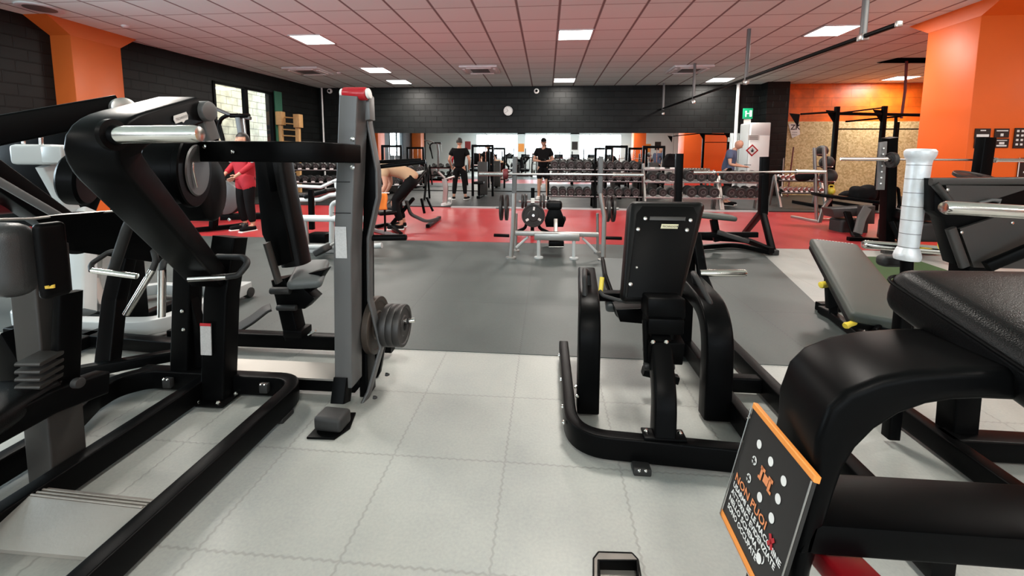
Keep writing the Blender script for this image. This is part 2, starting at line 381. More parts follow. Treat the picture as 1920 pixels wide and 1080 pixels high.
    def move(s, M4):
        bmesh.ops.transform(s.b, matrix=M4, verts=s.b.verts[:]); return s
class T:
    "a thing: an Empty at its base, parts as children"
    def __init__(s, name, label, cat, loc=(0, 0, 0), group=None):
        o = bpy.data.objects.new(name, None); COL.objects.link(o); o.location = loc; o.empty_display_size = .1
        o['label'] = label; o['category'] = cat
        if group: o['group'] = group
        s.o = o; s.loc = V(loc)
    def part(s, name, mb, mt, parent=None, label=None, smooth=35, kind=None):
        if isinstance(mb, list):
            for q in mb: o = s.part(name, q, mt, parent, label, smooth, kind)
            return o
        me = mb.mesh(name, mt, s.loc, smooth); o = bpy.data.objects.new(name, me); COL.objects.link(o); o.parent = parent or s.o
        if label: o['label'] = label
        if kind: o['kind'] = kind
        return o
def solo(name, mb, mt, label, cat, loc=(0, 0, 0), group=None, smooth=35, kind=None):
    me = mb.mesh(name, mt, V(loc), smooth); o = bpy.data.objects.new(name, me); COL.objects.link(o); o.location = loc
    o['label'] = label; o['category'] = cat
    if group: o['group'] = group
    if kind: o['kind'] = kind
    return o
def struct(name, mb, mt, smooth=0, label=None):
    me = mb.mesh(name, mt, V((0, 0, 0)), smooth); o = bpy.data.objects.new(name, me); COL.objects.link(o); o['kind'] = 'structure'
    if label: o['label'] = label
    return o
def dup(root, loc, rotz=None, label=None, group=None):
    r = root.copy(); COL.objects.link(r); r.location = loc
    if rotz is not None: r.rotation_euler = (0, 0, rotz)
    if label: r['label'] = label
    if group: r['group'] = group
    for ch in list(root.children):
        c = ch.copy(); COL.objects.link(c); c.parent = r
        for g in ch.children:
            d = g.copy(); COL.objects.link(d); d.parent = c
    return r
def rot(ax, deg): return Matrix.Rotation(math.radians(deg), 3, ax)
# ================================================================== ROOM
H = 3.77; YB = 15.1
def slab(x0, x1, y0, y1, z0, z1, bev=0.): return MB().box(((x0+x1)/2, (y0+y1)/2, (z0+z1)/2), (x1-x0, y1-y0, z1-z0), bev=bev)
struct('floor', slab(-12, 14.5, -9.5, 15.6, -.2, 0), 'floorlight')
# dark mat field with a slanting right edge
struct('floor_dark_mats', MB().prism([(-9.6, 2.56, .0), (2.04, 2.56, .0), (2.98, 6.08, .0), (-9.6, 6.08, .0)], (0, 0, .004)), 'floordark')
struct('floor_red_mats', slab(-9.6, 13.5, 6.08, 10.3, 0, .005), 'floorred')
struct('floor_black_mats', slab(-9.6, 13.9, 10.3, YB, 0, .03), 'floorblack')
struct('trim_1', slab(-2.35, 5.2, 10.18, 10.31, .0, .036), 'greypaint')
struct('ceiling', slab(-12, 14.5, -9.5, 15.6, H, H+.2), 'ceiltile')
# back wall with mirror
struct('wall_back', slab(-8.6, 7.2, YB, YB+.3, 0, H), 'blockblack')
struct('wall_back_right', slab(7.85, 14.5, YB, YB+.3, 0, H), 'blockorange')
struct('trim_2', slab(7.2, 7.9, YB-.45, YB+.3, 0, H), 'blockblack')
struct('wall_panel', slab(7.9, 14.4, YB-.03, YB, .03, 2.52), 'osb')
mir = T('wall_mirror', 'long wall mirror under the black block wall, behind the dumbbell racks', 'mirror', (0, YB, .06))
x0 = -6.6
for i in range(6):
    x1 = x0+2.2; mir.part('mirror_panel', slab(x0+.004, x1-.004, YB-.02, YB-.008, .06, 2.13), 'mirror'); x0 = x1
# left wall: runs slightly inward towards the back; window opening
LW0, LW1 = V((-11.5, -9.5, 0)), V((-8.34, YB+.3, 0))
def lw(y): return LW0.x+(LW1.x-LW0.x)*(y-LW0.y)/(LW1.y-LW0.y)
def wall_piece(y0, y1, z0, z1, th=.25):
    return [(lw(y0), y0, z0), (lw(y1), y1, z0), (lw(y1), y1, z1), (lw(y0), y0, z1)], (-th, 0, 0)
w = MB()
WY0, WY1, WZ0, WZ1 = 10.75, 12.85, 1.60, 3.27
for a in ((-9.5, .8, 0, H), (.8, 4.7, 0, 1.3), (.8, 4.7, 3.25, H), (4.7, WY0, 0, H), (WY1, YB+.3, 0, H), (WY0, WY1, 0, WZ0), (WY0, WY1, WZ1, H)):
    p, v = wall_piece(*a); w.prism(p, v)
struct('wall_left', w, 'blockblack')
win = T('window_1', 'two-pane dark framed window in the left wall with a pale block wall outside', 'window', (lw(11.8), 11.8, WZ0)); win.o['kind'] = 'structure'
fr = MB()
for a in ((WY0, WY1, WZ0, WZ0+.07), (WY0, WY1, WZ1-.07, WZ1), (WY0, WY0+.07, WZ0, WZ1), (WY1-.07, WY1, WZ0, WZ1), (11.75, 11.87, WZ0, WZ1)):
    p, v = wall_piece(*a, th=.10); fr.prism([V(q)+V((.03, 0, 0)) for q in p], v)
win.part('window_frame', fr, 'black')
gl = MB(); p, v = wall_piece(WY0, WY1, WZ0, WZ1, th=.01); gl.prism([V(q)+V((-.03, 0, 0)) for q in p], v); win.part('window_glass', gl, 'glass')
sh = MB(); p, v = wall_piece(WY1+.02, WY1+.32, WZ0-.05, WZ1+.05, th=.03); sh.prism([V(q)+V((.06, 0, 0)) for q in p], v); win.part('shutter', sh, 'green')
win = T('window_6', 'wide window in the left wall beside the viewpoint', 'window', (lw(2.7), 2.7, 1.3)); win.o['kind'] = 'structure'  # unseen window, added to bring in cool daylight
fr = MB()
for a in ((.8, 4.7, 1.3, 1.37), (.8, 4.7, 3.18, 3.25), (.8, .87, 1.3, 3.25), (4.63, 4.7, 1.3, 3.25), (2.7, 2.78, 1.3, 3.25)):
    p, v = wall_piece(*a, th=.10); fr.prism([V(q)+V((.03, 0, 0)) for q in p], v)
win.part('window_frame', fr, 'black')
struct('wall_outside', slab(-10.9, -10.7, 9.5, 15.5, 0, 5.5), 'stonewall')
area('outdoor_light', (-9.35, 13.2, 3.60), (0, math.radians(35), 0), .5, 3.5, 95, (1, .93, .80))
struct('wall_right', slab(14.3, 14.5, -9.5, YB+.3, 0, H), 'orangepaint')
# wall behind the camera: white with a glazed shop front
sf = MB()
for a in ((-11.8, -6.6, 0, H), (-2.7, -2.0, 0, H), (2.2, 3.0, 0, H), (6.8, 14.5, 0, H), (-6.6, 6.8, 0, 1.15), (-6.6, 6.8, 3.45, H)):
    sf.box(((a[0]+a[1])/2, -9.35, (a[2]+a[3])/2), (a[1]-a[0], .3, a[3]-a[2]))
struct('wall_front', sf, 'whitepaint')
for i, (a, b) in enumerate(((-6.6, -2.7), (-2.0, 2.2), (3.0, 6.8))):
    t = T('window_%d' % (i+2), 'tall shop-front window behind the viewpoint', 'window', ((a+b)/2, -9.35, 1.15)); t.o['kind'] = 'structure'
    f_ = MB()
    n = 4
    for k in range(n+1): f_.box((a+(b-a)*k/n, -9.3, 2.3), (.06, .08, 2.3))
    for z in (1.18, 3.42): f_.box(((a+b)/2, -9.3, z), (b-a, .08, .06))
    t.part('window_frame', f_, 'whitepaint')

# ---- columns
def column(name, x0, x1, y0, y1, label, mt='orangepaint', flare=.30, fz=3.40, fxm=1.):
    t = T(name, label, 'column', ((x0+x1)/2, (y0+y1)/2, 0)); t.o['kind'] = 'structure'
    t.part('shaft', slab(x0, x1, y0, y1, 0, H-.01, bev=.012), mt)
    c = MB(); f = flare
    a = [(x0, y0, fz), (x1, y0, fz), (x1, y1, fz), (x0, y1, fz)]; b = [(x0-f*fxm, y0-f, H), (x1+f*fxm, y0-f, H), (x1+f*fxm, y1+f, H), (x0-f*fxm, y1+f, H)]
    if fxm == 0: a, b = [[V(q)+V((.003 if q[0] == x1 else -.003, 0, 0)) for q in l] for l in (a, b)]
    c.loft([[V(p) for p in a], [V(p) for p in b]]); t.part('capital', c, mt, smooth=0)
    return t
column('trim_3', 6.85, 10.4, 7.48, 8.42, 'wide orange pillar on the right with black notices on its front', flare=.42, fz=3.53, fxm=0)
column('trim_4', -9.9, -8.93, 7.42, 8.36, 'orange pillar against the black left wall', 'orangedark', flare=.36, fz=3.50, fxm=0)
column('trim_5', 6.6, 7.5, -3.4, -2.5, 'orange pillar behind the viewpoint, seen in the mirror', flare=.16, fz=3.48)
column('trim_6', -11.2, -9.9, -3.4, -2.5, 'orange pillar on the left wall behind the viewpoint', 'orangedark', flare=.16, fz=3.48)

# ---- white pipes on the back wall
for px, nm in ((1379, 'thick white vertical pipe at the right end of the mirror wall'), (607, 'thin white vertical pipe in the back left corner')):
    q = P(px, 250, YB-.06); r = .055 if px > 1000 else .03
    solo('wall_pipe', MB().cyl((q.x, q.y-.02, .03), (q.x, q.y-.02, H), r, n=16), 'whitepaint', nm, 'pipe', (q.x, q.y-.02, .03))

# ---- ceiling lamps
LL = ['square lit ceiling panel, the large one straight ahead', 'small lit ceiling panel in the middle near the mirror wall', 'large lit ceiling panel at upper left',
      'middle lit ceiling panel of the three on the left', 'farthest lit ceiling panel of the three on the left', 'lit ceiling panel above the white cabinet near the back wall',
      'large lit ceiling panel behind the hanging rail', 'lit ceiling panel next to the orange pillar above the rig']
LL += ['ceiling panel light nearest the viewpoint, above the centre aisle', 'ceiling panel light above the far left machines, short of the left pillar', 'ceiling panel light over the left foreground press', 'ceiling panel light above the right foreground machines',
       'ceiling panel light behind the viewpoint, centre row', 'ceiling panel light behind the viewpoint, left row', 'ceiling panel light behind the viewpoint, right row', 'ceiling panel light hidden behind the orange pillar', 'ceiling panel light at the far right beside the viewpoint', 'ceiling panel light over the treadmills, centre row', 'ceiling panel light over the treadmills, left row', 'ceiling panel light over the treadmills, right row']
for i, (x, y) in enumerate(LAMP_CELLS):
    t = T('ceiling_light', LL[i], 'ceiling light', (x, y, H), 'panel lights in the tiled ceiling')
    f_ = MB(); s = .355
    for dx, dy, a, b in ((0, s-.015, 2*s, .03), (0, -s+.015, 2*s, .03), (s-.015, 0, .03, 2*s), (-s+.015, 0, .03, 2*s)): f_.box((x+dx, y+dy, H-.008), (a, b, .016))
    t.part('frame', f_, 'whitepaint', smooth=0)
    t.part('diffuser', MB().box((x, y, H-.006), (2*s-.06, 2*s-.06, .008)), 'lampglow', smooth=0)
# ---- air conditioning cassettes
for (x, y), lb in zip(((-1.9, 12.1), (3.95, 12.4), (-6.95, 12.0)), ('middle', 'right-hand', 'left-hand')):
    t = T('air_conditioner', lb+' ceiling air-conditioning cassette of the three near the mirror wall', 'air conditioner', (x, y, H), 'ceiling cassettes')
    t.part('housing', MB().box((x, y, H-.031), (1.05, .95, .06), bev=.015), 'whitepaint')
    t.part('grille', MB().box((x, y, H-.064), (.5, .45, .012), bev=.004), 'midgrey')
    for dx, dy, a, b in ((0, .37, .7, .07), (0, -.37, .7, .07), (.43, 0, .07, .55), (-.43, 0, .07, .55)):
        t.part('louvre', MB().box((x+dx, y+dy, H-.068), (a, b, .02), rot('X', 12 if a > b else 0), bev=.004), 'white')
# round speaker / vent top left
q = G(75, 14, H)
t = T('ceiling_vent', 'round white ceiling vent in the upper left corner', 'vent', q)
t.part('rim', MB().lathe(q-V((0, 0, .001)), (0, 0, -1), [(0, .30), (.02, .30), (.03, .27), (.02, .22), (.018, .05)], 32), 'whitepaint')
t.part('grille', MB().lathe(q, (0, 0, -1), [(.012, .22), (.024, .21), (.026, .02)], 32), 'midgrey')
q = G(235, 48, H); solo('smoke_detector', MB().lathe(q, (0, 0, -1), [(0, .07), (.02, .065), (.04, .04)], 20), 'whitepaint', 'small round detector on the ceiling near the left pillar', 'detector', q)
q = G(635, 136, H); solo('smoke_detector', MB().lathe(q, (0, 0, -1), [(0, .07), (.02, .065), (.04, .04)], 20), 'whitepaint', 'small white ceiling detector beside the left-hand cassette', 'detector', q)
# cameras on wall
for px, lb in ((1006, 'small round wall camera above the clock, to its right'), (619, 'small round wall camera near the back left corner')):
    q = P(px, 171, YB); t = T('security_camera', lb, 'camera', q)
    t.part('ring', MB().lathe(q, (0, -1, 0), [(0, .09), (.05, .09), (.07, .05)], 20), 'white'); t.part('lens', MB().sphere(q+V((0, -.07, 0)), .045), 'blackgloss')
# clock
q = P(953, 208, YB); t = T('wall_clock', 'round white wall clock on the black block wall', 'clock', q)
t.part('rim', MB().lathe(q, (0, -1, 0), [(0, .19), (.05, .19), (.055, .17), (.03, .165)], 32), 'black')
t.part('face', MB().lathe(q, (0, -1, 0), [(0, .166), (.034, .166)], 32), 'white')
for a, L in ((125, .09), (215, .13)):
    d = V((math.cos(math.radians(a)), 0, math.sin(math.radians(a)))); t.part('hand', MB().sweep([q+V((0, -.04, 0)), q+V((0, -.04, 0))+d*L], .012, .006), 'black')
for k in range(12):
    d = V((math.cos(k*PI/6), 0, math.sin(k*PI/6))); t.part('hour_mark', MB().sweep([q+V((0, -.036, 0))+d*.125, q+V((0, -.036, 0))+d*.15], .012, .004), 'black')
# emergency exit sign
q = P(1402, 213, YB-.47); t = T('exit_sign', 'small green lit emergency exit sign with white arrow pictogram above the cabinet', 'sign', q)
t.part('housing', MB().box(q, (.30, .06, .34), bev=.01), 'signgreen')
pg = MB(); y = q.y-.034
pg.box((q.x-.07, y, q.z-.04), (.03, .006, .14)); pg.box((q.x-.07, y, q.z+.06), (.05, .006, .05)); pg.box((q.x-.02, y, q.z+.0), (.08, .006, .03)); pg.box((q.x+.08, y, q.z), (.07, .006, .2)); t.part('pictogram', pg, 'signlit')
solo('paper_sign', MB().box(P(1401, 228, YB-.47), (.22, .01, .16)), 'paper', 'pale paper strip under the green exit sign', 'sign', P(1401, 228, YB-.47))
# paper notice hung on the OSB
q = P(1488, 244, YB-.05); t = T('paper_notice', 'white paper notice marked ZK pinned on the chipboard panel', 'notice', q)
t.part('sheet', MB().prism([P(1478, 232, YB-.05), P(1498, 231, YB-.05), P(1500, 252, YB-.05), P(1485, 259, YB-.05)], (0, -.005, 0)), 'paper')
t.part('lettering', MB().text('ZK', P(1482, 243, YB-.056), (1, 0, .0), (0, 0, 1), .24, bold=.02), 'posterblack')
t.part('small_print', MB().text('www\nwww', P(1485, 249, YB-.056), (1, 0, -.05), (0, 0, 1), .08), 'midgrey')

# posters seen in the mirror on the rear wall
random.seed(3)
for i, x in enumerate((-8.2, -7.4, -2.35, 2.6, 7.4, 8.3, 9.2, 10.1)):
    solo('wall_poster', MB().box((x, -9.19, 2.2+.2*(i % 2)), (.55, .01, .75)), ('paper', 'posterred', 'stripeorange', 'posterblack')[i % 4],
         '%s poster on the wall behind the viewpoint, %s' % (('white', 'red', 'orange', 'black')[i % 4], ('leftmost of the row', 'second from the left', 'between the left windows', 'between the right windows', 'first right of the windows', 'second right of the windows', 'third right of the windows', 'rightmost of the row')[i]), 'poster', (x, -9.19, 1.8), 'mirrored posters')

# ---- ceiling hung rail
hx = 3.9
t = T('hanging_rail', 'long black rail hung from the ceiling on four grey rods', 'rail', (hx, 7, H))
def railpt(px, py):   # point on the plane X = hx
    d = _ray(px, py); k = hx/d.x; return V((hx, d.y*k, EYE+d.z*k))
r0, r1 = railpt(1685, 45), railpt(1206, 219)
t.part('rail', MB().sweep([r0, V((hx, YB, r1.z))], .05, .05, cr=.012), 'black')
for px, py in ((1618, 68), (1399, 148), (1300, 184), (1243, 205)):
    q = railpt(px, py); t.part('hanger', MB().sweep([q+V((0, 0, -.02)), V((q.x, q.y, H))], .06, .06, cr=.01), 'midgrey')
    t.part('bracket', MB().box((q.x, q.y, r0.z), (.09, .1, .09), bev=.012), 'steel')
t.part('end_cap', MB().box(r0, (.07, .03, .07), bev=.008), 'steel')
# open ceiling hatch near the pillar
q = [G(*p, H) for p in ((1645, 117), (1745, 117), (1745, 108), (1684, 108))]
solo('ceiling_hatch', MB().prism([p+V((0, 0, -.02)) for p in q], (0, 0, .015)), 'void', 'dark open ceiling hatch beside the orange pillar', 'hatch', q[0])
a = G(1700, 113, H); solo('climbing_rope', MB().pipe([a, P(1697, 170, a.y), P(1690, 222, a.y)], .03), 'darkred', 'dark rope hanging from the ceiling hatch', 'rope', a)

# posters on the orange pillar
yp = 7.47
def poster(px0, py0, px1, py1, mt, lab, lines, nm='notice_board'):
    a, b = P(px0, py1, yp), P(px1, py0, yp); c = (a+b)/2
    t = T(nm, lab, 'poster', c, 'black notices on the orange pillar'); t.part('sheet', MB().box((c.x, yp-.006, c.z), (b.x-a.x, .012, b.z-a.z)), mt, smooth=0)
    if lines:
        l = MB()
        for (fx, fz, fw, fh) in lines: l.box((a.x+(b.x-a.x)*fx, yp-.014, a.z+(b.z-a.z)*fz), ((b.x-a.x)*fw, .003, (b.z-a.z)*fh))
        t.part('printing', l, 'letterwhite', smooth=0)
poster(1826, 241, 1857, 260, 'posterblack', 'leftmost upper black notice on the orange pillar, with a white bar', [(.5, .8, .35, .1), (.5, .3, .8, .25)])
poster(1825, 260, 1857, 278, 'posterblack', 'leftmost lower black notice, partly behind the black upright', [(.3, .6, .4, .25), (.4, .25, .25, .2)])
poster(1863, 241, 1892, 258, 'posterblack', 'middle upper black notice on the orange pillar', [(.5, .75, .8, .12), (.5, .3, .2, .3)])
poster(1862, 260, 1891, 277, 'posterblack', 'middle lower black notice on the orange pillar', [(.5, .8, .7, .08), (.5, .5, .35, .25), (.5, .22, .7, .16)])
poster(1898, 240, 1940, 278, 'posterblack', 'large black notice with rows of white pictograms at the right edge', [(.15+.23*i, .85-.22*j, .12, .1) for i in range(4) for j in range(4)])
poster(1905, 296, 1945, 334, 'posterblack', 'white-framed black board low on the pillar at the right edge', [(.02, .5, .05, 1), (.6, .5, .5, .1), (.6, .3, .6, .08)])

# row of treadmills behind the viewpoint, seen only in the mirror
tm = T('treadmill', 'treadmill in the row by the shop windows, leftmost', 'treadmill', (0, 0, 0), 'treadmills by the shop windows')
tm.part('deck', MB().box((0, 0, .16), (.8, 1.8, .2), bev=.04), 'black'); tm.part('belt', MB().box((0, -.05, .265), (.5, 1.5, .01)), 'rubber')
for s_ in (-.38, .38): tm.part('upright', MB().sweep([(s_, -.75, .2), (s_, -.62, 1.3)], .07, .1, side=V((1, 0, 0))), 'charcoal'); tm.part('handrail', MB().pipe([(s_, -.62, 1.1), (s_, .0, 1.0)], .03), 'black')
cn = tm.part('console', MB().box((0, -.62, 1.38), (.8, .12, .42), rot('X', 20), bev=.03), 'black'); tm.part('screen', MB().box((0, -.545, 1.41), (.4, .01, .25), rot('X', 20)), 'screen', parent=cn)
tn = ['second', 'third', 'fourth', 'fifth', 'sixth', 'seventh', 'eighth', 'ninth']
tm.o.location = (-6.4, -7.6, 0)
for k in range(8): dup(tm.o, (-6.4+1.5*(k+1), -7.6, 0), 0, 'treadmill in the row by the shop windows, %s from the left wall' % tn[k])
random.seed(11)
for k in range(7):
    x = -6+1.9*k; y = -4.6+.5*(k % 2)
    t = T('storage_rack', 'dark equipment rack behind the viewpoint, %s from the left wall' % (['first']+tn)[k], 'rack', (x, y, 0), 'racks behind the viewpoint')
    for s_ in (-.5, .5): t.part('post', MB().sweep([(x+s_, y, 0), (x+s_, y, 1.55+.25*(k % 3))], .08, .08, side=V((1, 0, 0))), 'black')
    t.part('crossbar', MB().sweep([(x-.6, y, 1.25), (x+.6, y, 1.25)], .06, .06), ('charcoal', 'darkred', 'steelrail')[k % 3]); t.part('foot', MB().sweep([(x-.5, y-.5, .05), (x-.5, y+.5, .05)], .08, .08), 'black'); t.part('foot', MB().sweep([(x+.5, y-.5, .05), (x+.5, y+.5, .05)], .08, .08), 'black')
    t.part('bench_pad', MB().cushion((x, y+.6, .45), (.3, 1.1, .1), r=.03), 'vinyl'); t.part('bench_leg', MB().sweep([(x, y+.6, 0), (x, y+.6, .42)], .1, .3, side=V((1, 0, 0))), 'black')
# ================================================================== FOREGROUND MACHINES
def bolts(pts, d=(0, -1, 0), r=.008, h=.008):
    b = [MB().lathe(p, d, [(0, r), (h*.5, r), (h, r*.5)], 10) for p in pts]
    return b if len(b) > 1 else b[0]

# ---- A: plate loaded press on the left
t = T('chest_press_machine', 'big black plate-loaded press, left foreground, with angled lever arm and chrome horn', 'gym machine', (-1.5, 1.5, 0))
z = .07
t.part('base_frame', MB().sweep([(-1.252, .35, z), (-1.252, 1.97, z), (-1.72, 1.97, z)], .066, .10, r=.13, side=None, n=8), 'black')
t.part('base_frame', MB().sweep([(-1.745, .35, z), (-1.745, 2.0, z)], .066, .10), 'black')
t.part('base_frame', MB().sweep([(-2.03, .9, z), (-2.05, 1.5, z), (-2.18, 1.75, z), (-2.2, 1.88, z), (-2.10, 1.98, z), (-1.75, 1.98, z)], .066, .10, r=.12), 'black')
t.part('rubber_foot', MB().box((-1.245, 1.80, .012), (.06, .09, .024), bev=.006), 'rubber')
t.part('rubber_foot', MB().box((-1.252, .5, .012), (.06, .09, .024), bev=.006), 'rubber')
for x in (-1.42, -1.95): 
    f_ = t.part('clamp', MB().box((x, 1.925, .075), (.045, .03, .05), bev=.006), 'rubber'); t.part('bolt', bolts([(x-.01, 1.91, .10), (x+.01, 1.91, .10)], (0, -.5, 1), .007), 'chrome', parent=f_)
fp = MB(); c = [G(0, 1022, .085), G(207, 1037, .085), G(266, 968, .11), (G(80, 955, .11))]
fp.prism([V((-1.715, 1.02, .07)), V((-1.285, 1.02, .07)), V((-1.285, 1.145, .115)), V((-1.715, 1.16, .115))], (0, 0, -.012))
fp.prism([V((-1.715, 1.16, .115)), V((-1.285, 1.145, .115)), V((-1.285, 1.20, .10)), V((-1.715, 1.215, .10))], (0, 0, -.012))
t.part('footplate', fp, 'plate', smooth=0)
rb = MB()
for k in range(3): rb.sweep([(-1.71, 1.165+.016*k, .1165-.004*k), (-1.29, 1.15+.016*k, .1165-.004*k)], .007, .005)
t.part('tread_ribs', rb, 'plate')
# uprights
def post(px0, py0, z0, px1, py1, Y1, w, d, mt='black', name='upright', T_=None, **k):
    return (T_ or t).part(name, MB().sweep([G(px0, py0, z0), P(px1, py1, Y1)], w, d, side=V((1, 0, 0)), **k), mt)
up = t.part('upright', MB().sweep([(-1.665, 1.915, .02), (-1.64, 1.95, .55), (-1.615, 2.0, .84)], .125, .10, side=V((1, 0, 0)), cr=.01), 'black')
q = V((-1.665, 1.862, .36))
st = MB().box((-1.675, 1.872, .345), (.056, .004, .16), rot('X', -3.2)); t.part('label_plate', st, 'label', parent=up, label='grey printed warning label with a red header', smooth=0)
t.part('label_header', MB().box((-1.675, 1.8745, .419), (.056, .004, .014), rot('X', -3.2)), 'red', parent=up, smooth=0)
t.part('base_flange', MB().box((-1.665, 1.90, .022), (.19, .15, .012), bev=.004), 'blackgloss')
t.part('bolt', bolts([(-1.72, 1.845, .028), (-1.61, 1.845, .028), (-1.585, 1.93, .028)], (0, 0, 1), .012, .014), 'chrome')
t.part('upright', MB().sweep([(-1.93, 2.0, .03), (-1.90, 2.06, .80)], .10, .09, side=V((1, 0, 0))), 'black')
t.part('gusset', MB().prism([(-1.86, 2.0, .5), (-1.86, 2.0, .12), (-1.78, 2.0, .12)], (0, .05, 0), bev=.004), 'black')
t.part('bolt', bolts([(-1.895, 1.985, .44), (-1.895, 1.985, .34)], (0, -1, 0), .010, .012), 'chrome')
t.part('upright', MB().sweep([G(200, 700, .02), P(215, 560, 2.2), P(236, 470, 2.25)], .10, .07, side=V((1, 0, 0)), r=.1), 'black')
t.part('crossbar', MB().sweep([G(150, 697, .07), G(330, 665, .07)], .06, .06), 'black')
# lever arm: pivot - elbow - lower end
pv, el, lo = P(338, 207, 1.42), P(163, 262, 1.02), P(392, 520, 1.90)
t.part('lever_arm', MB().sweep([pv, el, lo], .135, .095, r=.075, n=8, side=V((1, .18, 0)), cr=.012), 'black')
pl_ = P(321, 222, 1.335)
d1 = (pv-el).normalized()
bd = MB(); sx = d1; sz = V((0, 0, 1))-sx*sx.z; sz.normalize(); nn = sx.cross(sz)
nrm = nn if nn.x > 0 else -nn
ctr = P(326, 217, 1.30)
# badge lies on the right cheek of the arm
cheek = (pv+el)/2+d1*.085+V((.0695, .0125, 0))*1.0
bd.prism([cheek+sx*a+sz*b for a, b in ((-.035, -.012), (.0, -.012), (.006, -.018), (.018, -.012), (.035, -.012), (.04, 0), (.035, .013), (-.035, .013), (-.04, 0))], nrm*.002)
bg = t.part('badge', bd, 'badgewhite', smooth=0)
t.part('badge_lettering', MB().text('TECHNOGYM', cheek+nrm*.0025-sx*.033-sz*.004, sx, sz, .0125), 'posterblack', parent=bg, smooth=0)
t.part('pivot_roller', MB().cyl(pv+V((-.075, .03, .0)), pv+V((.09, .03, .0)), .036, bev=.006), 'charcoal')
t.part('link', MB().sweep([P(378, 205, 1.47), P(398, 262, 1.50)], .03, .055, side=V((1, 0, 0))), 'charcoal')
hb = P(207, 253, .99)
t.part('horn_hub', MB().lathe(hb, (1, .05, 0), [(0, .04), (.012, .04), (.014, .026), (.03, .022)], 28), 'blackgloss')
t.part('weight_horn', MB().lathe(hb+V((.02, 0, 0)), P(387, 251, 1.02)-hb, [(0, .0225), (.19, .0225), (.203, .019), (.204, .008)], 28), 'chrome')
# round shrouds
c1 = P(297, 318, 1.55)
sh_ = t.part('round_shroud', MB().lathe(c1, (1, .36, -.03), [(0, .13), (.006, .135), (.10, .135), (.108, .15), (.125, .15), (.13, .145), (.132, .06)], 40), 'black')
t.part('hub_disc', MB().lathe(c1+V((.126, .045, -.004)), (1, .36, -.03), [(0, .105), (.005, .10), (.006, .02)], 32), 'charcoal', parent=sh_)
t.part('slot_trim', MB().sweep([c1+V((.155, -.005, .03)), c1+V((.157, -.01, -.0)), c1+V((.150, .01, -.07))], .006, .008), 'chrome', parent=sh_)
c2 = P(400, 355, 1.9)
t.part('round_shroud', MB().lathe(c2-V((.10, .03, 0)), (1, .36, 0), [(0, .15), (.1, .155), (.11, .14), (.112, .05)], 36), 'blackgloss')
t.part('round_shroud', MB().lathe(P(128, 335, 1.62), (1, .5, -.1), [(0, .10), (.01, .11), (.06, .11), (.07, .10), (.072, .03)], 36), 'black')
# handles
t.part('handle', MB().pipe([P(408, 481, 1.86), P(455, 482, 1.80), P(467, 492, 1.76), P(447, 516, 1.74), P(424, 519, 1.74)], .0135, fr=.03), 'rubber')
t.part('chrome_grip', MB().pipe([P(425, 519, 1.74), P(354, 523, 1.70)], .0145), 'chrome')
t.part('handle', MB().pipe([P(258, 385, 1.75), P(238, 430, 1.76), P(212, 508, 1.78)], .022), 'rubber')
t.part('handle', MB().pipe([P(172, 508, 1.7), P(170, 495, 1.72), P(205, 472, 1.78), P(228, 470, 1.8)], .011, fr=.03), 'rubber')
t.part('chrome_grip', MB().pipe([P(173, 507, 1.7), P(257, 518, 1.74)], .0135), 'chrome')
t.part('handle', MB().pipe([P(350, 480, 1.80), P(322, 482, 1.74), P(306, 492, 1.70), P(304, 508, 1.68)], .0135, fr=.03), 'rubber')
t.part('chrome_grip', MB().pipe([P(304, 506, 1.68), P(303, 594, 1.66)], .0155), 'chrome')
t.part('handle', MB().pipe([P(288, 470, 1.85), P(293, 488, 1.82), P(285, 508, 1.80)], .0135, fr=.03), 'rubber')
t.part('chrome_grip', MB().pipe([P(286, 506, 1.80), P(236, 590, 1.74)], .0145), 'chrome')
# seat column and pads at the near left
sp_ = t.part('seat_post', MB().sweep([(-1.85, 1.35, .04), (-1.86, 1.37, .92)], .105, .12, side=V((1, 0, 0)), cr=.008), 'panelgrey')
t.part('seat_post', MB().sweep([P(128, 548, 1.36), P(122, 735, 1.33)], .035, .08, side=V((1, 0, 0))), 'black')
dots = MB()
for k in range(8): dots.box(P(112, 622+14*k, 1.335), (.004, .003, .007))
t.part('height_marks', dots, 'badge', smooth=0)
for k in range(5): t.part('height_stop', MB().sweep([P(52, 672+14*k, 1.25), P(98, 672+14*k, 1.27)], .10, .014, cr=.006), 'panelgrey')
t.part('locking_knob', MB().cyl(P(140, 718, 1.28), P(152, 718, 1.28), .018, bev=.004), 'rubber')
seat = MB().cushion(P(-40, 770, 1.15), (.30, .26, .07), M=rot('Z', 12) @ rot('X', 4), r=.03, crown=.015)
t.part('seat', seat, 'vinyl')
t.part('seat_arm', MB().sweep([P(190, 716, 1.42), P(90, 752, 1.25), P(-60, 830, 1.05)], .07, .085, r=.1), 'black')
t.part('bracket', MB().prism([P(0, 625, 1.3), P(52, 708, 1.3), P(0, 725, 1.3), P(-40, 700, 1.3)], (0, .05, 0), bev=.004), 'black')
# chest pad on the post: shell and cushion seen from its back edge
def tpad(p, h): 
    return p
t.part('chest_pad', MB().cushion(P(14, 487, 1.06), (.13, .10, .215), M=rot('Z', -8), r=.045, crown=.0), 'vinylworn')
t.part('pad_shell', MB().cushion(P(98, 487, 1.09), (.03, .07, .222), M=rot('Z', -8), r=.02), 'blackgloss')
bd = MB(); c = P(92, 537, 1.045)
bd.prism([c+V((x*.8, -.0, z_*.8)) for x, z_ in ((-.018, .0), (-.008, .002), (0, -.004), (.008, .004), (.018, .007), (.017, -.006), (-.017, -.01))], (0, .004, 0)); t.part('badge', bd, 'gold', smooth=0)

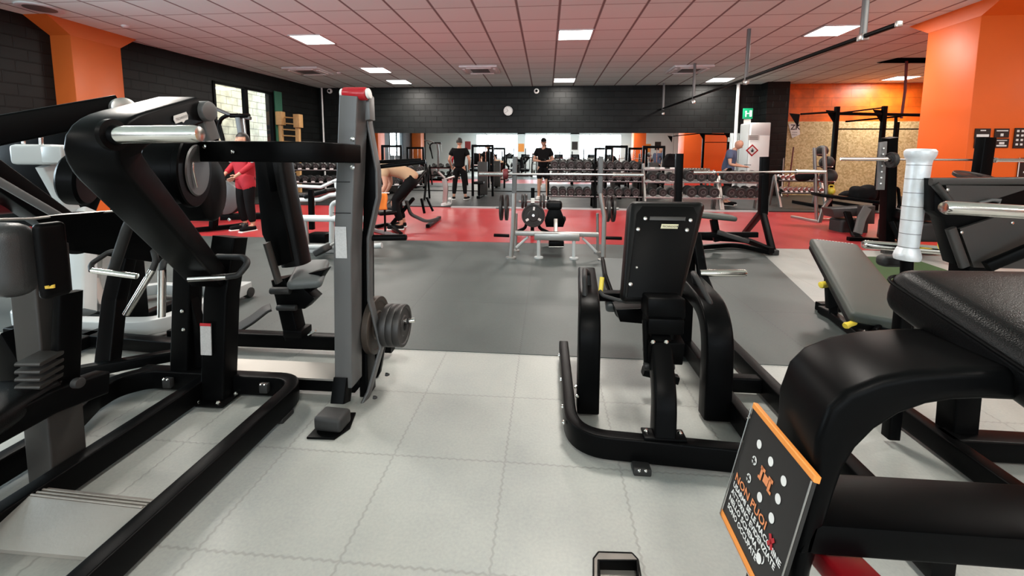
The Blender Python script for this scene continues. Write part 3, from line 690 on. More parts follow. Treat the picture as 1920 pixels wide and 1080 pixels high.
# ---- A2: second lever machine behind, at the far left
t = T('shoulder_press_machine', 'black lever machine at far left edge, long arm with round silver end cap', 'gym machine', (-2.75, 2.6, 0))
t.part('lever_arm', MB().sweep([P(-90, 262, 1.75), P(225, 202, 2.25)], .10, .14, cr=.014), 'black')
t.part('end_cap', MB().lathe(P(228, 203, 2.2), (.9, -.5, 0), [(0, .055), (.05, .055), (.055, .045), (.056, .01)], 28), 'steelrail')
t.part('lever_arm', MB().sweep([P(-60, 300, 1.75), P(120, 425, 2.1), P(310, 460, 2.5)], .12, .12, r=.2), 'black')
t.part('shroud', MB().prism([P(-40, 225, 3.2), P(140, 225, 3.25), P(190, 330, 3.25), P(150, 430, 3.25), P(-40, 420, 3.2)], (.0, .08, 0), bev=.01), 'black')
t.part('lever_arm', MB().sweep([P(-20, 330, 1.72), P(110, 405, 1.92)], .03, .035), 'charcoal')
t.part('pad', MB().cushion(P(8, 385, 1.95), (.17, .25, .05), M=rot('Y', 10), r=.02, crown=.01), 'darkred', label='dark red pad')
c = P(190, 425, 2.15)
t.part('shroud', MB().prism([P(60, 407, 1.7), P(243, 392, 2.1), P(330, 460, 2.3), P(290, 492, 2.3), P(130, 470, 1.9)], (.0, .05, -.02), bev=.006), 'black')
t.part('edge_trim', MB().sweep([P(-10, 412, 1.55), P(62, 410, 1.68), P(120, 403, 1.85), P(243, 394, 2.08)], .012, .012), 'steelrail')
t.part('round_shroud', MB().lathe(P(150, 435, 2.35), (.4, -.9, 0), [(0, .13), (.05, .13), (.06, .11), (.061, .02)], 32), 'black')
t.part('bolt', bolts([P(166, 460, 2.25)], (.4, -.9, 0), .012), 'chrome')
t.part('upright', MB().sweep([(-2.95, 2.7, .03), (-2.85, 2.6, 1.35)], .1, .12, side=V((1, 0, 0))), 'black')
t.part('base_frame', MB().sweep([(-3.6, 2.45, .06), (-2.3, 2.35, .06)], .08, .08), 'black')
t.part('base_frame', MB().sweep([(-2.95, 2.1, .06), (-2.95, 3.2, .06)], .08, .08), 'black')

# ---- B: grey column machine left of centre
t = T('high_row_machine', 'grey-columned plate-loaded machine left of centre with a red roller on top', 'gym machine', (-.97, 2.0, 0))
cb, ct = V((-.975, 1.93, .13)), P(664, 183, 1.93)
col_ = t.part('column', MB().sweep([cb, V((-.955, 1.93, .8)), ct], .088, .12, side=V((1, 0, 0)), cr=.008), 'charcoal')
jt = MB()
for zz in (.99, 1.135): jt.box((-.951+.012*(zz-.8), 1.868, zz), (.086, .003, .003))
t.part('joint_line', jt, 'blackgloss', parent=col_, smooth=0)
t.part('bolt', bolts([P(661, 261, 1.868), P(661, 314, 1.868)], (0, -1, 0), .011, .006), 'steel', parent=col_)
t.part('label_plate', MB().box((-.957, 1.867, .85), (.055, .003, .15)), 'label', parent=col_, label='faded grey printed label on the column', smooth=0)
t.part('roller', MB().cyl(P(645, 176, 1.9), P(688, 176, 1.9), .030, bev=.006), 'red', label='glossy red roller')
t.part('roller_cap', MB().cyl(P(640, 176, 1.9), P(645, 176, 1.9), .024, bev=.004), 'white'); t.part('roller_cap', MB().cyl(P(688, 176, 1.9), P(694, 175, 1.9), .024, bev=.004), 'white')
t.part('roller_bracket', MB().prism([P(640, 172, 1.92), P(646, 172, 1.92), P(646, 200, 1.92), P(636, 215, 1.92)], (0, .05, 0), bev=.003), 'charcoal')
t.part('roller_bracket', MB().prism([P(686, 172, 1.92), P(692, 180, 1.92), P(694, 224, 1.92), P(684, 226, 1.92)], (0, .06, 0), bev=.003), 'charcoal')
t.part('column_foot', MB().sweep([(-.985, 1.90, .17), (-.985, 1.86, .06)], .07, .08, side=V((1, 0, 0))), 'black')
t.part('foot_block', MB().box((-.965, 1.745, .048), (.135, .10, .07), rot('Z', -4), bev=.018, seg=3), 'rubber')
t.part('foot_plate', MB().prism([V((-1.045, 1.665, .001)), V((-.92, 1.67, .001)), V((-.885, 1.75, .001)), V((-.91, 1.86, .001)), V((-1.02, 1.85, .001)), V((-1.04, 1.76, .001))], (0, 0, .012), bev=.003), 'black')
t.part('side_plate', MB().prism([P(684, 215, 2.03), P(690, 215, 2.03), P(707, 318, 2.03), P(708, 372, 2.03), P(692, 440, 2.03), P(680, 440, 2.03)], (0, .05, 0), bev=.004), 'black')
t.part('edge_rail', MB().sweep([P(689, 195, 2.0), P(693, 235, 2.0), P(709, 320, 2.0), P(710, 370, 2.0), P(693, 445, 2.0), P(694, 560, 2.03), P(716, 650, 2.05), P(692, 735, 2.0), P(672, 775, 1.95)], .016, .05, r=.05, side=V((1, 0, 0))), 'charcoal')
t.part('edge_rail', MB().sweep([P(680, 232, 2.0), P(681, 300, 2.0)], .008, .02, side=V((1, 0, 0))), 'steelrail')
t.part('rear_column', MB().sweep([P(686, 430, 2.1), P(688, 640, 2.1), P(690, 740, 2.06)], .045, .11, side=V((1, 0, 0)), r=.1), 'black')
t.part('bolt', bolts([P(723, 702, 2.02), P(700, 745, 1.96)], (1, 0, 0), .009, .02), 'rubber')
t.part('curved_beam', MB().sweep([P(330, 285, 1.68), P(420, 284, 1.60), P(540, 285, 1.60), P(620, 286, 1.68), P(668, 289, 1.86)], .045, .083, r=.3, n=8, cr=.006), 'black')
t.part('bolt', bolts([P(384, 275, 1.57), P(436, 285, 1.565)], (0, -1, 0), .008, .004), 'chrome')
t.part('handle_bar', MB().sweep([P(706, 313, 2.05), P(798, 303, 2.10)], .03, .022), 'black')
t.part('handle_bar', MB().pipe([P(706, 304, 2.2), P(790, 300, 2.25)], .010), 'black')
t.part('storage_peg', MB().lathe(P(690, 446, 2.02), P(765, 445, 2.04)-P(690, 446, 2.02), [(0, .024), (.01, .024), (.011, .016), (.19, .016), (.195, .012)], 20), 'blackgloss')
t.part('weight_peg', MB().cyl(P(686, 612, 2.1), P(778, 600, 2.12), .012), 'chrome')
t.part('spring_collar', MB().lathe(P(764, 602, 2.12), (1, 0, .1), [(0, .018), (.012, .018), (.013, .012)], 16), 'rubber')
t.part('hub', MB().cyl(P(680, 612, 2.1), P(698, 612, 2.1), .055, bev=.006), 'black')
t.part('rear_plate', MB().prism([P(686, 590, 2.2), P(700, 590, 2.2), P(722, 640, 2.2), P(712, 700, 2.2), P(690, 740, 2.2)], (0, .03, 0), bev=.004), 'black')
# rails going left, to the seat
t.part('floor_rail', MB().sweep([(-2.45, 2.47, .075), (-.95, 2.47, .075)], .07, .09), 'black')
t.part('floor_rail', MB().sweep([(-2.2, 2.03, .06), (-.98, 2.03, .06)], .07, .07), 'black')
t.part('foot_tread', MB().prism([(-1.9, 1.99, .10), (-1.0, 1.99, .10), (-1.0, 2.10, .13), (-1.9, 2.10, .13)], (0, 0, -.01)), 'plate', smooth=0)
sp_ = t.part('seat_post', MB().sweep([P(556, 632, 2.46), P(530, 520, 2.46)], .10, .10, side=V((1, 0, 0)), cr=.012), 'black')
t.part('post_collar', MB().box(P(558, 620, 2.46), (.125, .12, .05), bev=.008), 'blackgloss')
t.part('lever', MB().sweep([P(578, 628, 2.40), P(592, 620, 2.38)], .012, .01), 'chrome')
t.part('seat_hinge', MB().prism([P(508, 537, 2.40), P(560, 534, 2.40), P(590, 560, 2.40), P(570, 580, 2.40), P(522, 582, 2.40)], (0, .10, 0), bev=.01), 'black')
t.part('hinge_roller', MB().cyl(P(508, 545, 2.38), P(545, 545, 2.38), .022, bev=.004), 'rubber'); t.part('hinge_roller', MB().cyl(P(520, 577, 2.38), P(556, 577, 2.38), .018, bev=.004), 'rubber')
sh_ = t.part('backrest_shell', MB().prism([P(474, 290, 2.35), P(512, 290, 2.35), P(548, 490, 2.35), P(520, 500, 2.35), P(490, 440, 2.35)], (0, .12, 0), bev=.012), 'black')
bk = MB(); bk.sweep([P(516, 278, 2.42), P(530, 360, 2.42), P(556, 495, 2.44)], .155, .14, r=.4, side=V((1, -.0, .12)), cr=.05)
t.part('backrest', bk, 'vinyl')
t.part('backrest_stay', MB().sweep([P(500, 455, 2.30), P(523, 530, 2.33)], .022, .05, side=V((1, 0, 0))), 'panelgrey')
ss = MB().cushion(P(580, 513, 2.52), (.20, .34, .06), M=rot('Z', 20) @ rot('X', 10), r=.028, crown=.01)
t.part('seat', ss, 'vinylgrey', label='light grey worn seat pad')  # grey stands in for light on the top of a black pad
t.part('seat_support', MB().prism([P(548, 520, 2.44), P(610, 505, 2.44), P(575, 560, 2.44), P(550, 570, 2.44)], (0, .08, 0), bev=.006), 'black')
t.part('release_lever', MB().sweep([P(577, 537, 2.42), P(602, 533, 2.42)], .02, .008), 'orangeplastic', label='orange release lever')
ft = MB().sweep([P(442, 618, 2.6), P(472, 600, 2.64), P(498, 580, 2.7), P(508, 576, 2.72)], .12, .02, r=.15, side=V((.75, -.6, 0)))
t.part('foot_tread', ft, 'rubber')

# loaded plates on B (rest on its peg)
def plate_mb(r, th, o=(0, 0, 0), ax=(1, 0, 0)):
    return MB().lathe(o, ax, [(0, .026), (0, r*.45), (th*.18, r*.5), (th*.18, r*.82), (0, r*.86), (0, r*.98), (th*.1, r), (th*.9, r), (th, r*.98), (th, r*.86), (th*.82, r*.82), (th*.82, r*.5), (th, r*.45), (th, .026)], 48, cap=False)
def closed_plate(r, th, o, ax): 
    m_ = plate_mb(r, th, o, ax)
    O = V(o); A = V(ax).normalized(); S, U = frame(A)
    R = [[O+A*z_+S*.026*math.cos(2*PI*k/48)+U*.026*math.sin(2*PI*k/48) for k in range(48)] for z_ in (0, th)]
    m_.loft(R, cap=False); return m_
for (px, r, th, mt), lb in zip(((699, .152, .035, 'rustiron'), (724, .112, .034, 'iron'), (736, .112, .034, 'iron'), (748, .112, .034, 'iron')),
        ('large brown-tinged weight plate next to the grey column', 'small black weight plate nearest the large brown one on the grey machine', 'middle one of the three small black plates on the grey machine', 'outermost small black plate on the grey machine, before its collar')):
    o = P(px, 611, 2.11); o.z = P(720, 609, 2.11).z
    solo('weight_plate', closed_plate(r, th, o, (1, 0, .0)), mt, lb, 'weight plate', o, 'plates loaded on the grey machine')

# ---- white machine behind A
t = T('white_glute_machine', 'white-framed machine on the floor behind the black press, with a white base and chrome grips', 'gym machine', (-3.2, 3.0, 0))
wz = .09
t.part('base_frame', MB().sweep([G(130, 572, wz), G(60, 578, wz), G(38, 592, wz), G(60, 608, wz), G(200, 612, wz), G(300, 612, wz), G(462, 538, wz)], .10, .10, r=.2), 'greypaint')
t.part('base_frame', MB().sweep([G(150, 560, wz), G(300, 540, wz), G(400, 545, wz)], .08, .09, r=.1), 'greypaint')
t.part('wheel', MB().cyl(G(466, 548, .05)-V((.03, 0, 0)), G(466, 548, .05)+V((.03, 0, 0)), .045, bev=.008), 'rubber')
t.part('wheel', MB().cyl(G(46, 603, .04)-V((.03, 0, 0)), G(46, 603, .04)+V((.03, 0, 0)), .035, bev=.006), 'rubber')
t.part('upright', MB().sweep([G(148, 590, .1), P(152, 400, 3.1)], .17, .12, side=V((1, 0, 0)), cr=.02), 'greypaint')
t.part('upright', MB().sweep([G(165, 470, .1)*0+P(165, 590, 3.0), P(178, 460, 3.0)], .06, .10, side=V((1, 0, 0))), 'steelrail')
t.part('strut', MB().sweep([P(172, 520, 3.0), P(200, 600, 3.0)], .05, .07), 'steelrail')
t.part('strut', MB().sweep([P(380, 500, 3.3), P(350, 590, 3.2)], .06, .08), 'greypaint')
hd = t.part('head_housing', MB().box(P(82, 290, 2.9), (.30, .20, .15), rot('Z', 10), bev=.03, seg=3), 'greypaint')
t.part('housing_plate', MB().box(P(98, 290, 2.78), (.16, .02, .12), bev=.01), 'greypaint', parent=hd)
t.part('pin', MB().cyl(P(78, 275, 2.85), P(77, 250, 2.85), .012), 'chrome', parent=hd); t.part('pin', MB().cyl(P(45, 270, 2.9), P(44, 256, 2.9), .012), 'chrome', parent=hd)
t.part('mast', MB().sweep([P(86, 310, 2.9), P(152, 430, 3.1)], .07, .10, side=V((1, 0, 0))), 'greypaint')
t.part('pedal', MB().box(P(175, 578, 2.9), (.26, .12, .03), rot('Y', 6), bev=.008), 'rubber'); t.part('pedal', MB().box(P(300, 598, 2.8), (.18, .1, .03), rot('Y', 8), bev=.008), 'rubber')
# ---- C: centre right seated machine seen from behind
t = T('rear_kick_machine', 'black seated machine right of centre seen from behind, tall backrest with a gold badge', 'gym machine', (.55, 2.0, 0))
z = .07
t.part('base_frame', MB().sweep([(.122, 2.52, z), (.122, 1.66, z), (1.08, 1.60, z)], .055, .10, r=.17, n=10), 'black')
t.part('base_frame', MB().sweep([(.90, 1.62, z), (.90, 2.72, z)], .055, .10), 'black')
t.part('base_frame', MB().sweep([(1.165, 1.2, z), (1.165, 2.85, z)], .065, .10), 'black')
for y in (1.66, 1.78, 2.02, 2.3): t.part('bolt', bolts([(.094, y+.1, .085)], (-1, 0, 0), .010, .010), 'chrome')
for x, y in ((.16, 1.98), (.16, 1.90), (.895, 1.80), (.895, 1.72)): t.part('bolt', bolts([(x, y, .125)], (0, 0, 1), .009, .010), 'chrome')
f_ = t.part('leveling_foot', MB().box((.395, 1.60, .016), (.07, .06, .03), bev=.006), 'rubber'); t.part('bolt', bolts([(.38, 1.568, .03), (.405, 1.568, .03)], (0, -1, .3), .006), 'chrome', parent=f_)
for cx, lab in ((.218, 'l'), (.822, 'r')):
    w_ = .105 if lab == 'l' else .125
    t.part('leg_arch', MB().sweep([(cx, 1.975, .02), (cx, 1.985, .515), (cx+.045, 2.62, .52)], w_, .09, r=.22, n=12, side=V((1, 0, 0)), cr=.012), 'black')
t.part('seat_column', MB().sweep([(.492, 1.66, .10), (.502, 1.70, .26), (.515, 1.84, .42), (.53, 1.95, .52)], .088, .085, r=.25, n=8, side=V((1, 0, 0)), cr=.01), 'black')
t.part('column_flange', MB().box((.493, 1.655, .125), (.17, .07, .012), bev=.004), 'black')
t.part('bolt', bolts([(.425, 1.66, .13)], (0, 0, 1), .010, .012), 'chrome'); t.part('bolt', bolts([(.56, 1.66, .13)], (0, 0, 1), .010, .012), 'chrome')
t.part('hinge_bracket', MB().box((.535, 1.86, .405), (.155, .10, .11), rot('X', 10), bev=.006), 'black')
for px in (1224, 1249): t.part('bolt', bolts([P(px, 641, 1.80)], (0, -1, 0), .010, .008), 'chrome')
for a, b in (((1209, 600), (1212, 690)), ((1258, 625), (1259, 690))):
    t.part('guide_pin', MB().sweep([P(*a, 1.84), P(*b, 1.84)], .022, .03, side=V((1, 0, 0))), 'black'); t.part('pin_knob', MB().cyl(P(b[0]-5, b[1]-4, 1.83), P(b[0]+5, b[1]-4, 1.83), .018, bev=.004), 'rubber')
t.part('adjuster_housing', MB().box(P(1242, 572, 1.90), (.165, .14, .095), rot('X', -6), bev=.012), 'black')
t.part('adjuster_housing', MB().box(P(1242, 604, 1.87), (.155, .12, .075), bev=.01), 'black')
# backrest, leaning back towards the far side
bt, bb = P(1253, 384, 2.12), P(1222, 575, 1.94)
ax = (bt-bb).normalized(); L = (bt-bb).length
M_ = Matrix((V((1, 0, 0)), V((0, 0, 0)), V((0, 0, 0)))).transposed()
xx = V((1, 0, 0)); yy = ax.cross(xx).normalized()
M_ = Matrix(((xx.x, yy.x, ax.x), (xx.y, yy.y, ax.y), (xx.z, yy.z, ax.z)))
def tap(p, h):
    k = 1+.16*(p.z/h[2]); return V((p.x*k, p.y, p.z))
cen = (bt+bb)/2
bk = t.part('backrest', MB().cushion(cen+V((.0, .05, 0)), (.325, .11, L+.01), M=M_, r=.035, fn=tap), 'vinyl')
shc = cen-M_ @ V((0, .0, 0))+V((0, -.012, 0))
nb = M_ @ V((0, -1, 0)); nb = nb if nb.y < 0 else -nb
def on_back(u, v, d=.0): return cen+V((0, .05, 0))+nb*(.056+d)+M_ @ V((u, 0, v))
sh_ = t.part('back_shell', MB().prism([on_back(-.12, -L/2+.02), on_back(.12, -L/2+.02), on_back(.145, .18), on_back(.12, L/2-.03), on_back(-.12, L/2-.03), on_back(-.145, .18)], nb*.012, bev=.008), 'blackgloss')
t.part('shell_rib', MB().prism([on_back(-.08, .145, .013), on_back(.09, .145, .013), on_back(.09, .165, .013), on_back(-.08, .165, .013)], nb*.006, bev=.003), 'panelgrey', parent=sh_)
t.part('badge', MB().prism([on_back(-.02, .105, .013), on_back(.06, .105, .013), on_back(.062, .128, .013), on_back(-.018, .128, .013)], nb*.003, bev=.001), 'badge', parent=sh_, label='pale gold badge')
t.part('badge_lettering', MB().text('TECHNOGYM', on_back(-.014, .111, .017), xx, ax, .0125, bold=.01), 'posterblack', parent=sh_, smooth=0)
for u, v in ((-.125, .10), (.105, .10), (-.10, -.09), (-.115, -.17), (-.10, .155), (.115, .15)): t.part('screw', bolts([on_back(u, v, .013)], nb, .0095 if v != -.09 else .006, .005), 'steel', parent=sh_)
t.part('handle', MB().pipe([P(1098, 580, 2.10), P(1096, 520, 2.14), P(1096, 506, 2.20), P(1103, 512, 2.26), P(1106, 570, 2.26)], .0135, fr=.02), 'rubber')
t.part('handle', MB().pipe([P(1330, 584, 2.10), P(1333, 570, 2.08), P(1303, 516, 2.20), P(1300, 512, 2.3), P(1305, 535, 2.35)], .014, fr=.03), 'rubber')
t.part('crossbar', MB().sweep([(.24, 2.40, .455), (.86, 2.44, .455)], .07, .05), 'black')
t.part('side_plate', MB().prism([P(1155, 580, 2.1), P(1208, 578, 2.1), P(1208, 608, 2.1), P(1163, 604, 2.1)], (0, .12, 0), bev=.006), 'black')
t.part('release_lever', MB().pipe([P(1205, 567, 1.98), P(1160, 563, 1.99), P(1130, 554, 2.0), P(1125, 545, 2.02)], .009, fr=.02), 'rubber')
t.part('lever_grip', MB().pipe([P(1126, 548, 2.02), P(1129, 520, 2.05)], .011), 'yellow', label='yellow lever grip')
ca, cb_ = P(1176, 582, 2.35), P(1160, 488, 2.85); d = (cb_-ca)
yd = d.normalized(); xd = V((1, 0, 0)); zd = xd.cross(yd).normalized()
M2 = Matrix(((xd.x, yd.x, zd.x), (xd.y, yd.y, zd.y), (xd.z, yd.z, zd.z)))
t.part('footboard', MB().cushion((ca+cb_)/2, (.24, d.length, .05), M=M2, r=.02), 'vinylgrey')
t.part('footboard_arm', MB().sweep([P(1130, 488, 2.85), P(1135, 520, 2.6), P(1158, 585, 2.3), P(1170, 592, 2.2)], .025, .05, side=V((1, 0, 0)), r=.1), 'black')
t.part('upright', MB().sweep([(.87, 2.62, .02), (.885, 2.66, .75)], .09, .08, side=V((1, 0, 0))), 'black')
t.part('side_arm', MB().sweep([P(1305, 440, 2.66), P(1318, 520, 2.5), P(1365, 640, 2.2)], .05, .05, r=.1), 'black')
t.part('weight_horn', MB().lathe(P(1312, 512, 2.5), P(1398, 512, 2.5)-P(1312, 512, 2.5), [(0, .022), (.25, .022), (.262, .018), (.263, .008)], 24), 'chrome')
t.part('footrest', MB().sweep([(.52, 2.15, .14), (.70, 2.15, .10)], .05, .04), 'black')
t.part('cross_rail', MB().sweep([(.90, 2.2, .07), (1.15, 2.2, .07)], .06, .08), 'black')

# ---- D: arched machine in the right foreground
t = T('leg_press_machine', 'huge black arched tube machine in the right foreground carrying a black placard', 'gym machine', (.8, .8, 0))
outer = [(1400, 1500, .72), (1500, 1020, .72), (1530, 890, .72), (1534, 830, .72), (1558, 768, .72), (1592, 736, .72), (1655, 712, .72), (1720, 700, .72), (1800, 695, .72), (1990, 694, .72)]
inner = [(1990, 760, .72), (1920, 757, .72), (1850, 754, .72), (1790, 756, .72), (1740, 764, .72), (1690, 782, .72), (1645, 810, .72), (1610, 845, .72), (1588, 880, .72), (1570, 930, .72), (1525, 1080, .72), (1452, 1500, .72)]
t.part('arch_tube', MB().prism([P(*a) for a in outer]+[P(*a) for a in inner], (.03, .185, 0), bev=.016, seg=4), 'black', smooth=50)
cbm = [P(1526, 985, .72), P(2100, 1024, .72), P(2100, 1085, .72), P(1500, 1040, .72)]
t.part('cross_beam', MB().prism(cbm, (.0, .135, .0), bev=.006), 'black')
t.part('floor_runner', MB().sweep([(.27, .30, .06), (.30, 1.0, .06)], .12, .10), 'black')
t.part('floor_runner', MB().sweep([(1.5, .35, .06), (1.5, 1.0, .06)], .12, .10), 'black')
t.part('rear_leg', MB().sweep([(1.5, .80, .05), (1.5, .80, .62), (1.35, .8, .84)], .08, .12, r=.1), 'black')
t.part('brace', MB().sweep([P(1548, 1030, .80), P(1640, 1130, .66)], .075, .045, side=V((1, 0, 0))), 'red', label='dark red painted brace')
pd_c = V((1.05, .765, .905)); Mp = rot('Z', 1.5) @ rot('X', 14)
pad = MB().cushion(pd_c, (.56, .50, .11), M=Mp, r=.042, crown=.012, n=14)
p_ = t.part('pad', pad, 'vinyl', smooth=60)
def psn(s, z_): return pd_c+Mp @ V(s+(z_,))
seam = MB(); rr = [psn((-.283, -.205), .018), psn((-.283, .205), .018)]
t.part('piping', MB().pipe(fillet([pd_c+Mp @ V(q) for q in ((.283, -.252, .022), (-.283, -.252, .022), (-.283, .252, .022), (.283, .252, .022), (.283, -.252, .022))], .045, 5), .0035, n=8), 'blackgloss', parent=p_)
# placard
TL, TR, BL = P(1412, 765, .92), P(1525, 903, .70), P(1355, 955, .90)
eu, ev = TR-TL, BL-TL; wn = eu.cross(ev).normalized(); wn = wn if wn.x < 0 else -wn
pc = T('placard', 'black machine placard with orange stripes, white dots and Italian text, fixed to the big arch', 'sign', BL)
def uv(u, v, d=.0): return TL+eu*u+ev*v+wn*d
pc.part('board', MB().prism([uv(0, 0), uv(1, 0), uv(1, 1.05), uv(0, 1.05)], -wn*.006), 'posterblack', smooth=0)
pc.part('holder', MB().prism([uv(-.01, -.05, .002), uv(1.01, -.05, .002), uv(1.01, .0, .002), uv(-.01, .0, .002)], -wn*.012, bev=.002), 'stripeorange', smooth=0)
pc.part('stripe', MB().prism([uv(0, 1.0, .0005), uv(1, 1.0, .0005), uv(1, 1.05, .0005), uv(0, 1.05, .0005)], wn*.001), 'stripeorange', smooth=0)
cov = MB().pipe([uv(0, .0, .003), uv(0, 1.05, .003), uv(1, 1.05, .003), uv(1, 0, .003)], .0015, n=6); pc.part('clear_edge', cov, 'steelrail')
U_, W_ = eu.normalized(), -ev.normalized(); lu, lv = eu.length, ev.length
def disc(u, v, r=.0085, n=20): 
    return MB().prism([uv(u, v, .001)+U_*r*math.cos(2*PI*k/n)+W_*r*math.sin(2*PI*k/n) for k in range(n)], wn*.0006)
for u, v in ((.263, .19), (.484, .20), (.705, .21), (.481, .515), (.702, .36), (.695, .525), (.69, .865)):
    pc.part('dot', disc(u, v), 'letterwhite', smooth=0)
for u, v in ((.264, .34), (.26, .506)):
    b_ = disc(u, v); pc.part('dot', b_, 'letterwhite', smooth=0)
    pc.part('dot_bars', MB().prism([uv(u-.03, v-.008, .0022), uv(u+.03, v-.008, .0022), uv(u+.03, v+.008, .0022), uv(u-.03, v+.008, .0022)], wn*.0004).prism([uv(u-.006, v-.03, .0022), uv(u+.006, v-.03, .0022), uv(u+.006, v+.03, .0022), uv(u-.006, v+.03, .0022)], wn*.0004), 'posterblack', smooth=0)
# orange machine emblem
em = MB()
for u0, v0, u1, v1 in ((.395, .30, .425, .41), (.385, .30, .455, .325), (.455, .325, .53, .39), (.54, .30, .57, .41), (.52, .30, .59, .325), (.555, .39, .60, .41), (.375, .39, .41, .41)):
    em.prism([uv(u0, v0, .001), uv(u1, v0, .001), uv(u1, v1, .001), uv(u0, v1, .001)], wn*.0006)
pc.part('emblem', em, 'letterorange', smooth=0)
def line(body, u0, u1, v, h, mt, bold=.02, name='lettering'):
    mb = MB().text(body, (0, 0, 0), (1, 0, 0), (0, 1, 0), 1, 0, bold=bold); xs = [q.co.x for q in mb.b.verts]; x0, x1 = min(xs), max(xs); ys = [q.co.y for q in mb.b.verts]; y0, y1 = 0, .70
    o = uv(u0, v, .0012)
    for q in mb.b.verts: q.co = o+U_*((q.co.x-x0)/(x1-x0)*(u1-u0)*lu)+W_*((q.co.y-y0)/(y1-y0)*h)
    pc.part(name, mb, mt, smooth=0)
line('NON PUOI', .06, .66, .655, .0155, 'letterorange')
line('USARMI SE LE MACCHINE', .06, .94, .718, .0105, 'letterwhite', .03)
line('ATTORNO EVIDENZIATE', .06, .89, .783, .0105, 'letterwhite', .03)
line('NELLO SCHEMA (   )', .06, .76, .850, .0105, 'letterwhite', .03)
line('SONO OCCUPATE', .07, .66, .917, .0105, 'letterwhite', .03)
xm = MB()
for a, b in (((.735, .62), (.80, .70)), ((.80, .62), (.735, .70))):
    p0, p1 = uv(*a, .0012), uv(*b, .0012); s_ = (p1-p0).cross(wn).normalized()*.0035; xm.prism([p0-s_, p0+s_, p1+s_, p1-s_], wn*.0006)
pc.part('cross_mark', xm, 'red', smooth=0)

# ---- anchor plate at the bottom edge
q0 = [G(*p, .0) for p in ((1113, 1050), (1122, 1038), (1185, 1040), (1196, 1052), (1204, 1100), (1204, 1160), (1112, 1160))]
t = T('floor_plate', 'small brown-grey metal foot plate on the floor at the bottom edge of the view', 'metal plate', (q0[0]+q0[4])/2)
t.part('plate', MB().prism(q0, (0, 0, .006), bev=.002), 'plate')
t.part('rim', MB().pipe(fillet([q+V((0, 0, .005)) for q in q0]+[q0[0]+V((0, 0, .005))], .006, 3), .003, n=6), 'blackgloss')
sk = [G(*p, .006) for p in ((1122, 1066), (1194, 1068), (1200, 1140), (1124, 1140))]
t.part('socket', MB().sweep([sk[3]+V((0, 0, .01)), sk[0]+V((0, 0, .01)), sk[1]+V((0, 0, .01)), sk[2]+V((0, 0, .01))], .010, .03), 'black')
t.part('hole', MB().cyl(G(1128, 1052, .0065), G(1128, 1052, .0085), .004), 'blackgloss')

# ---- E: decline bench, foam roller, horned frame at right
t = T('decline_bench', 'black incline bench with dark green-grey pad and yellow pull knobs, right of the dark mats', 'bench', (2.1, 3.0, 0))
A, B = P(1556, 450, 3.75), P(1655, 596, 2.50); yd = (A-B).normalized(); xd = V((1, 0, 0)); xd = (xd-yd*xd.dot(yd)).normalized(); zd = xd.cross(yd)
Mb = Matrix(((xd.x, yd.x, zd.x), (xd.y, yd.y, zd.y), (xd.z, yd.z, zd.z)))
LB = (A-B).length; bc = (A+B)/2-zd*.04+V((.03, 0, 0))
pd = t.part('pad', MB().cushion(bc, (.34, LB, .07), M=Mb, r=.025, crown=.004), 'vinylgreen')
t.part('pad_board', MB().cushion(bc-zd*.05, (.33, LB-.02, .04), M=Mb, r=.01), 'black')
stc = MB()
for k in range(12): stc.box(bc+Mb @ V((-.12+.022*k, LB/2-.03, .038)), (.012, .005, .003), Mb)
t.part('stitching', stc, 'badgewhite', parent=pd, smooth=0)
t.part('spine', MB().sweep([A-zd*.12, B-zd*.12], .07, .06), 'black')
t.part('floor_bar', MB().sweep([G(1534, 575, .04), G(1600, 575, .04)], .07, .07), 'black')
t.part('floor_bar', MB().sweep([G(1540, 580, .04), G(1560, 590, .04), G(1625, 640, .04)], .06, .06), 'black')
t.part('floor_bar', MB().sweep([G(1700, 660, .04)+V((-.25, 0, 0)), G(1700, 660, .04)+V((.25, 0, 0))], .07, .07), 'black')
t.part('upright', MB().sweep([G(1562, 590, .05), A-zd*.10-yd*.35], .06, .05), 'black')
t.part('strut', MB().sweep([G(1610, 620, .05), A-zd*.12-yd*.60], .05, .05), 'black')
t.part('adjust_plate', MB().prism([P(1552, 520, 3.3), P(1565, 520, 3.3), P(1580, 570, 3.2), P(1555, 580, 3.3)], (0, .05, 0), bev=.004), 'black')
t.part('upright', MB().sweep([G(1660, 640, .05), B-zd*.08+yd*.15], .07, .06), 'black')
k1 = P(1550, 533, 3.25); t.part('pull_knob', MB().cyl(k1, k1+V((-.05, -.01, -.005)), .025, bev=.006), 'yellow'); t.part('pull_knob', MB().cyl(k1, k1+V((.03, 0, 0)), .01), 'yellow')
t.part('handle', MB().lathe(P(1616, 600, 2.6), P(1576, 614, 2.55)-P(1616, 600, 2.6), [(0, .016), (.10, .016), (.118, .020), (.13, .016)], 16), 'yellow')
t.part('handle_bracket', MB().pipe([P(1612, 597, 2.6), P(1640, 590, 2.6), P(1655, 604, 2.55), P(1640, 620, 2.5)], .014, fr=.04), 'black')
t.part('pull_knob', MB().cyl(P(1607, 592, 2.7), P(1603, 594, 2.68), .014), 'yellow')

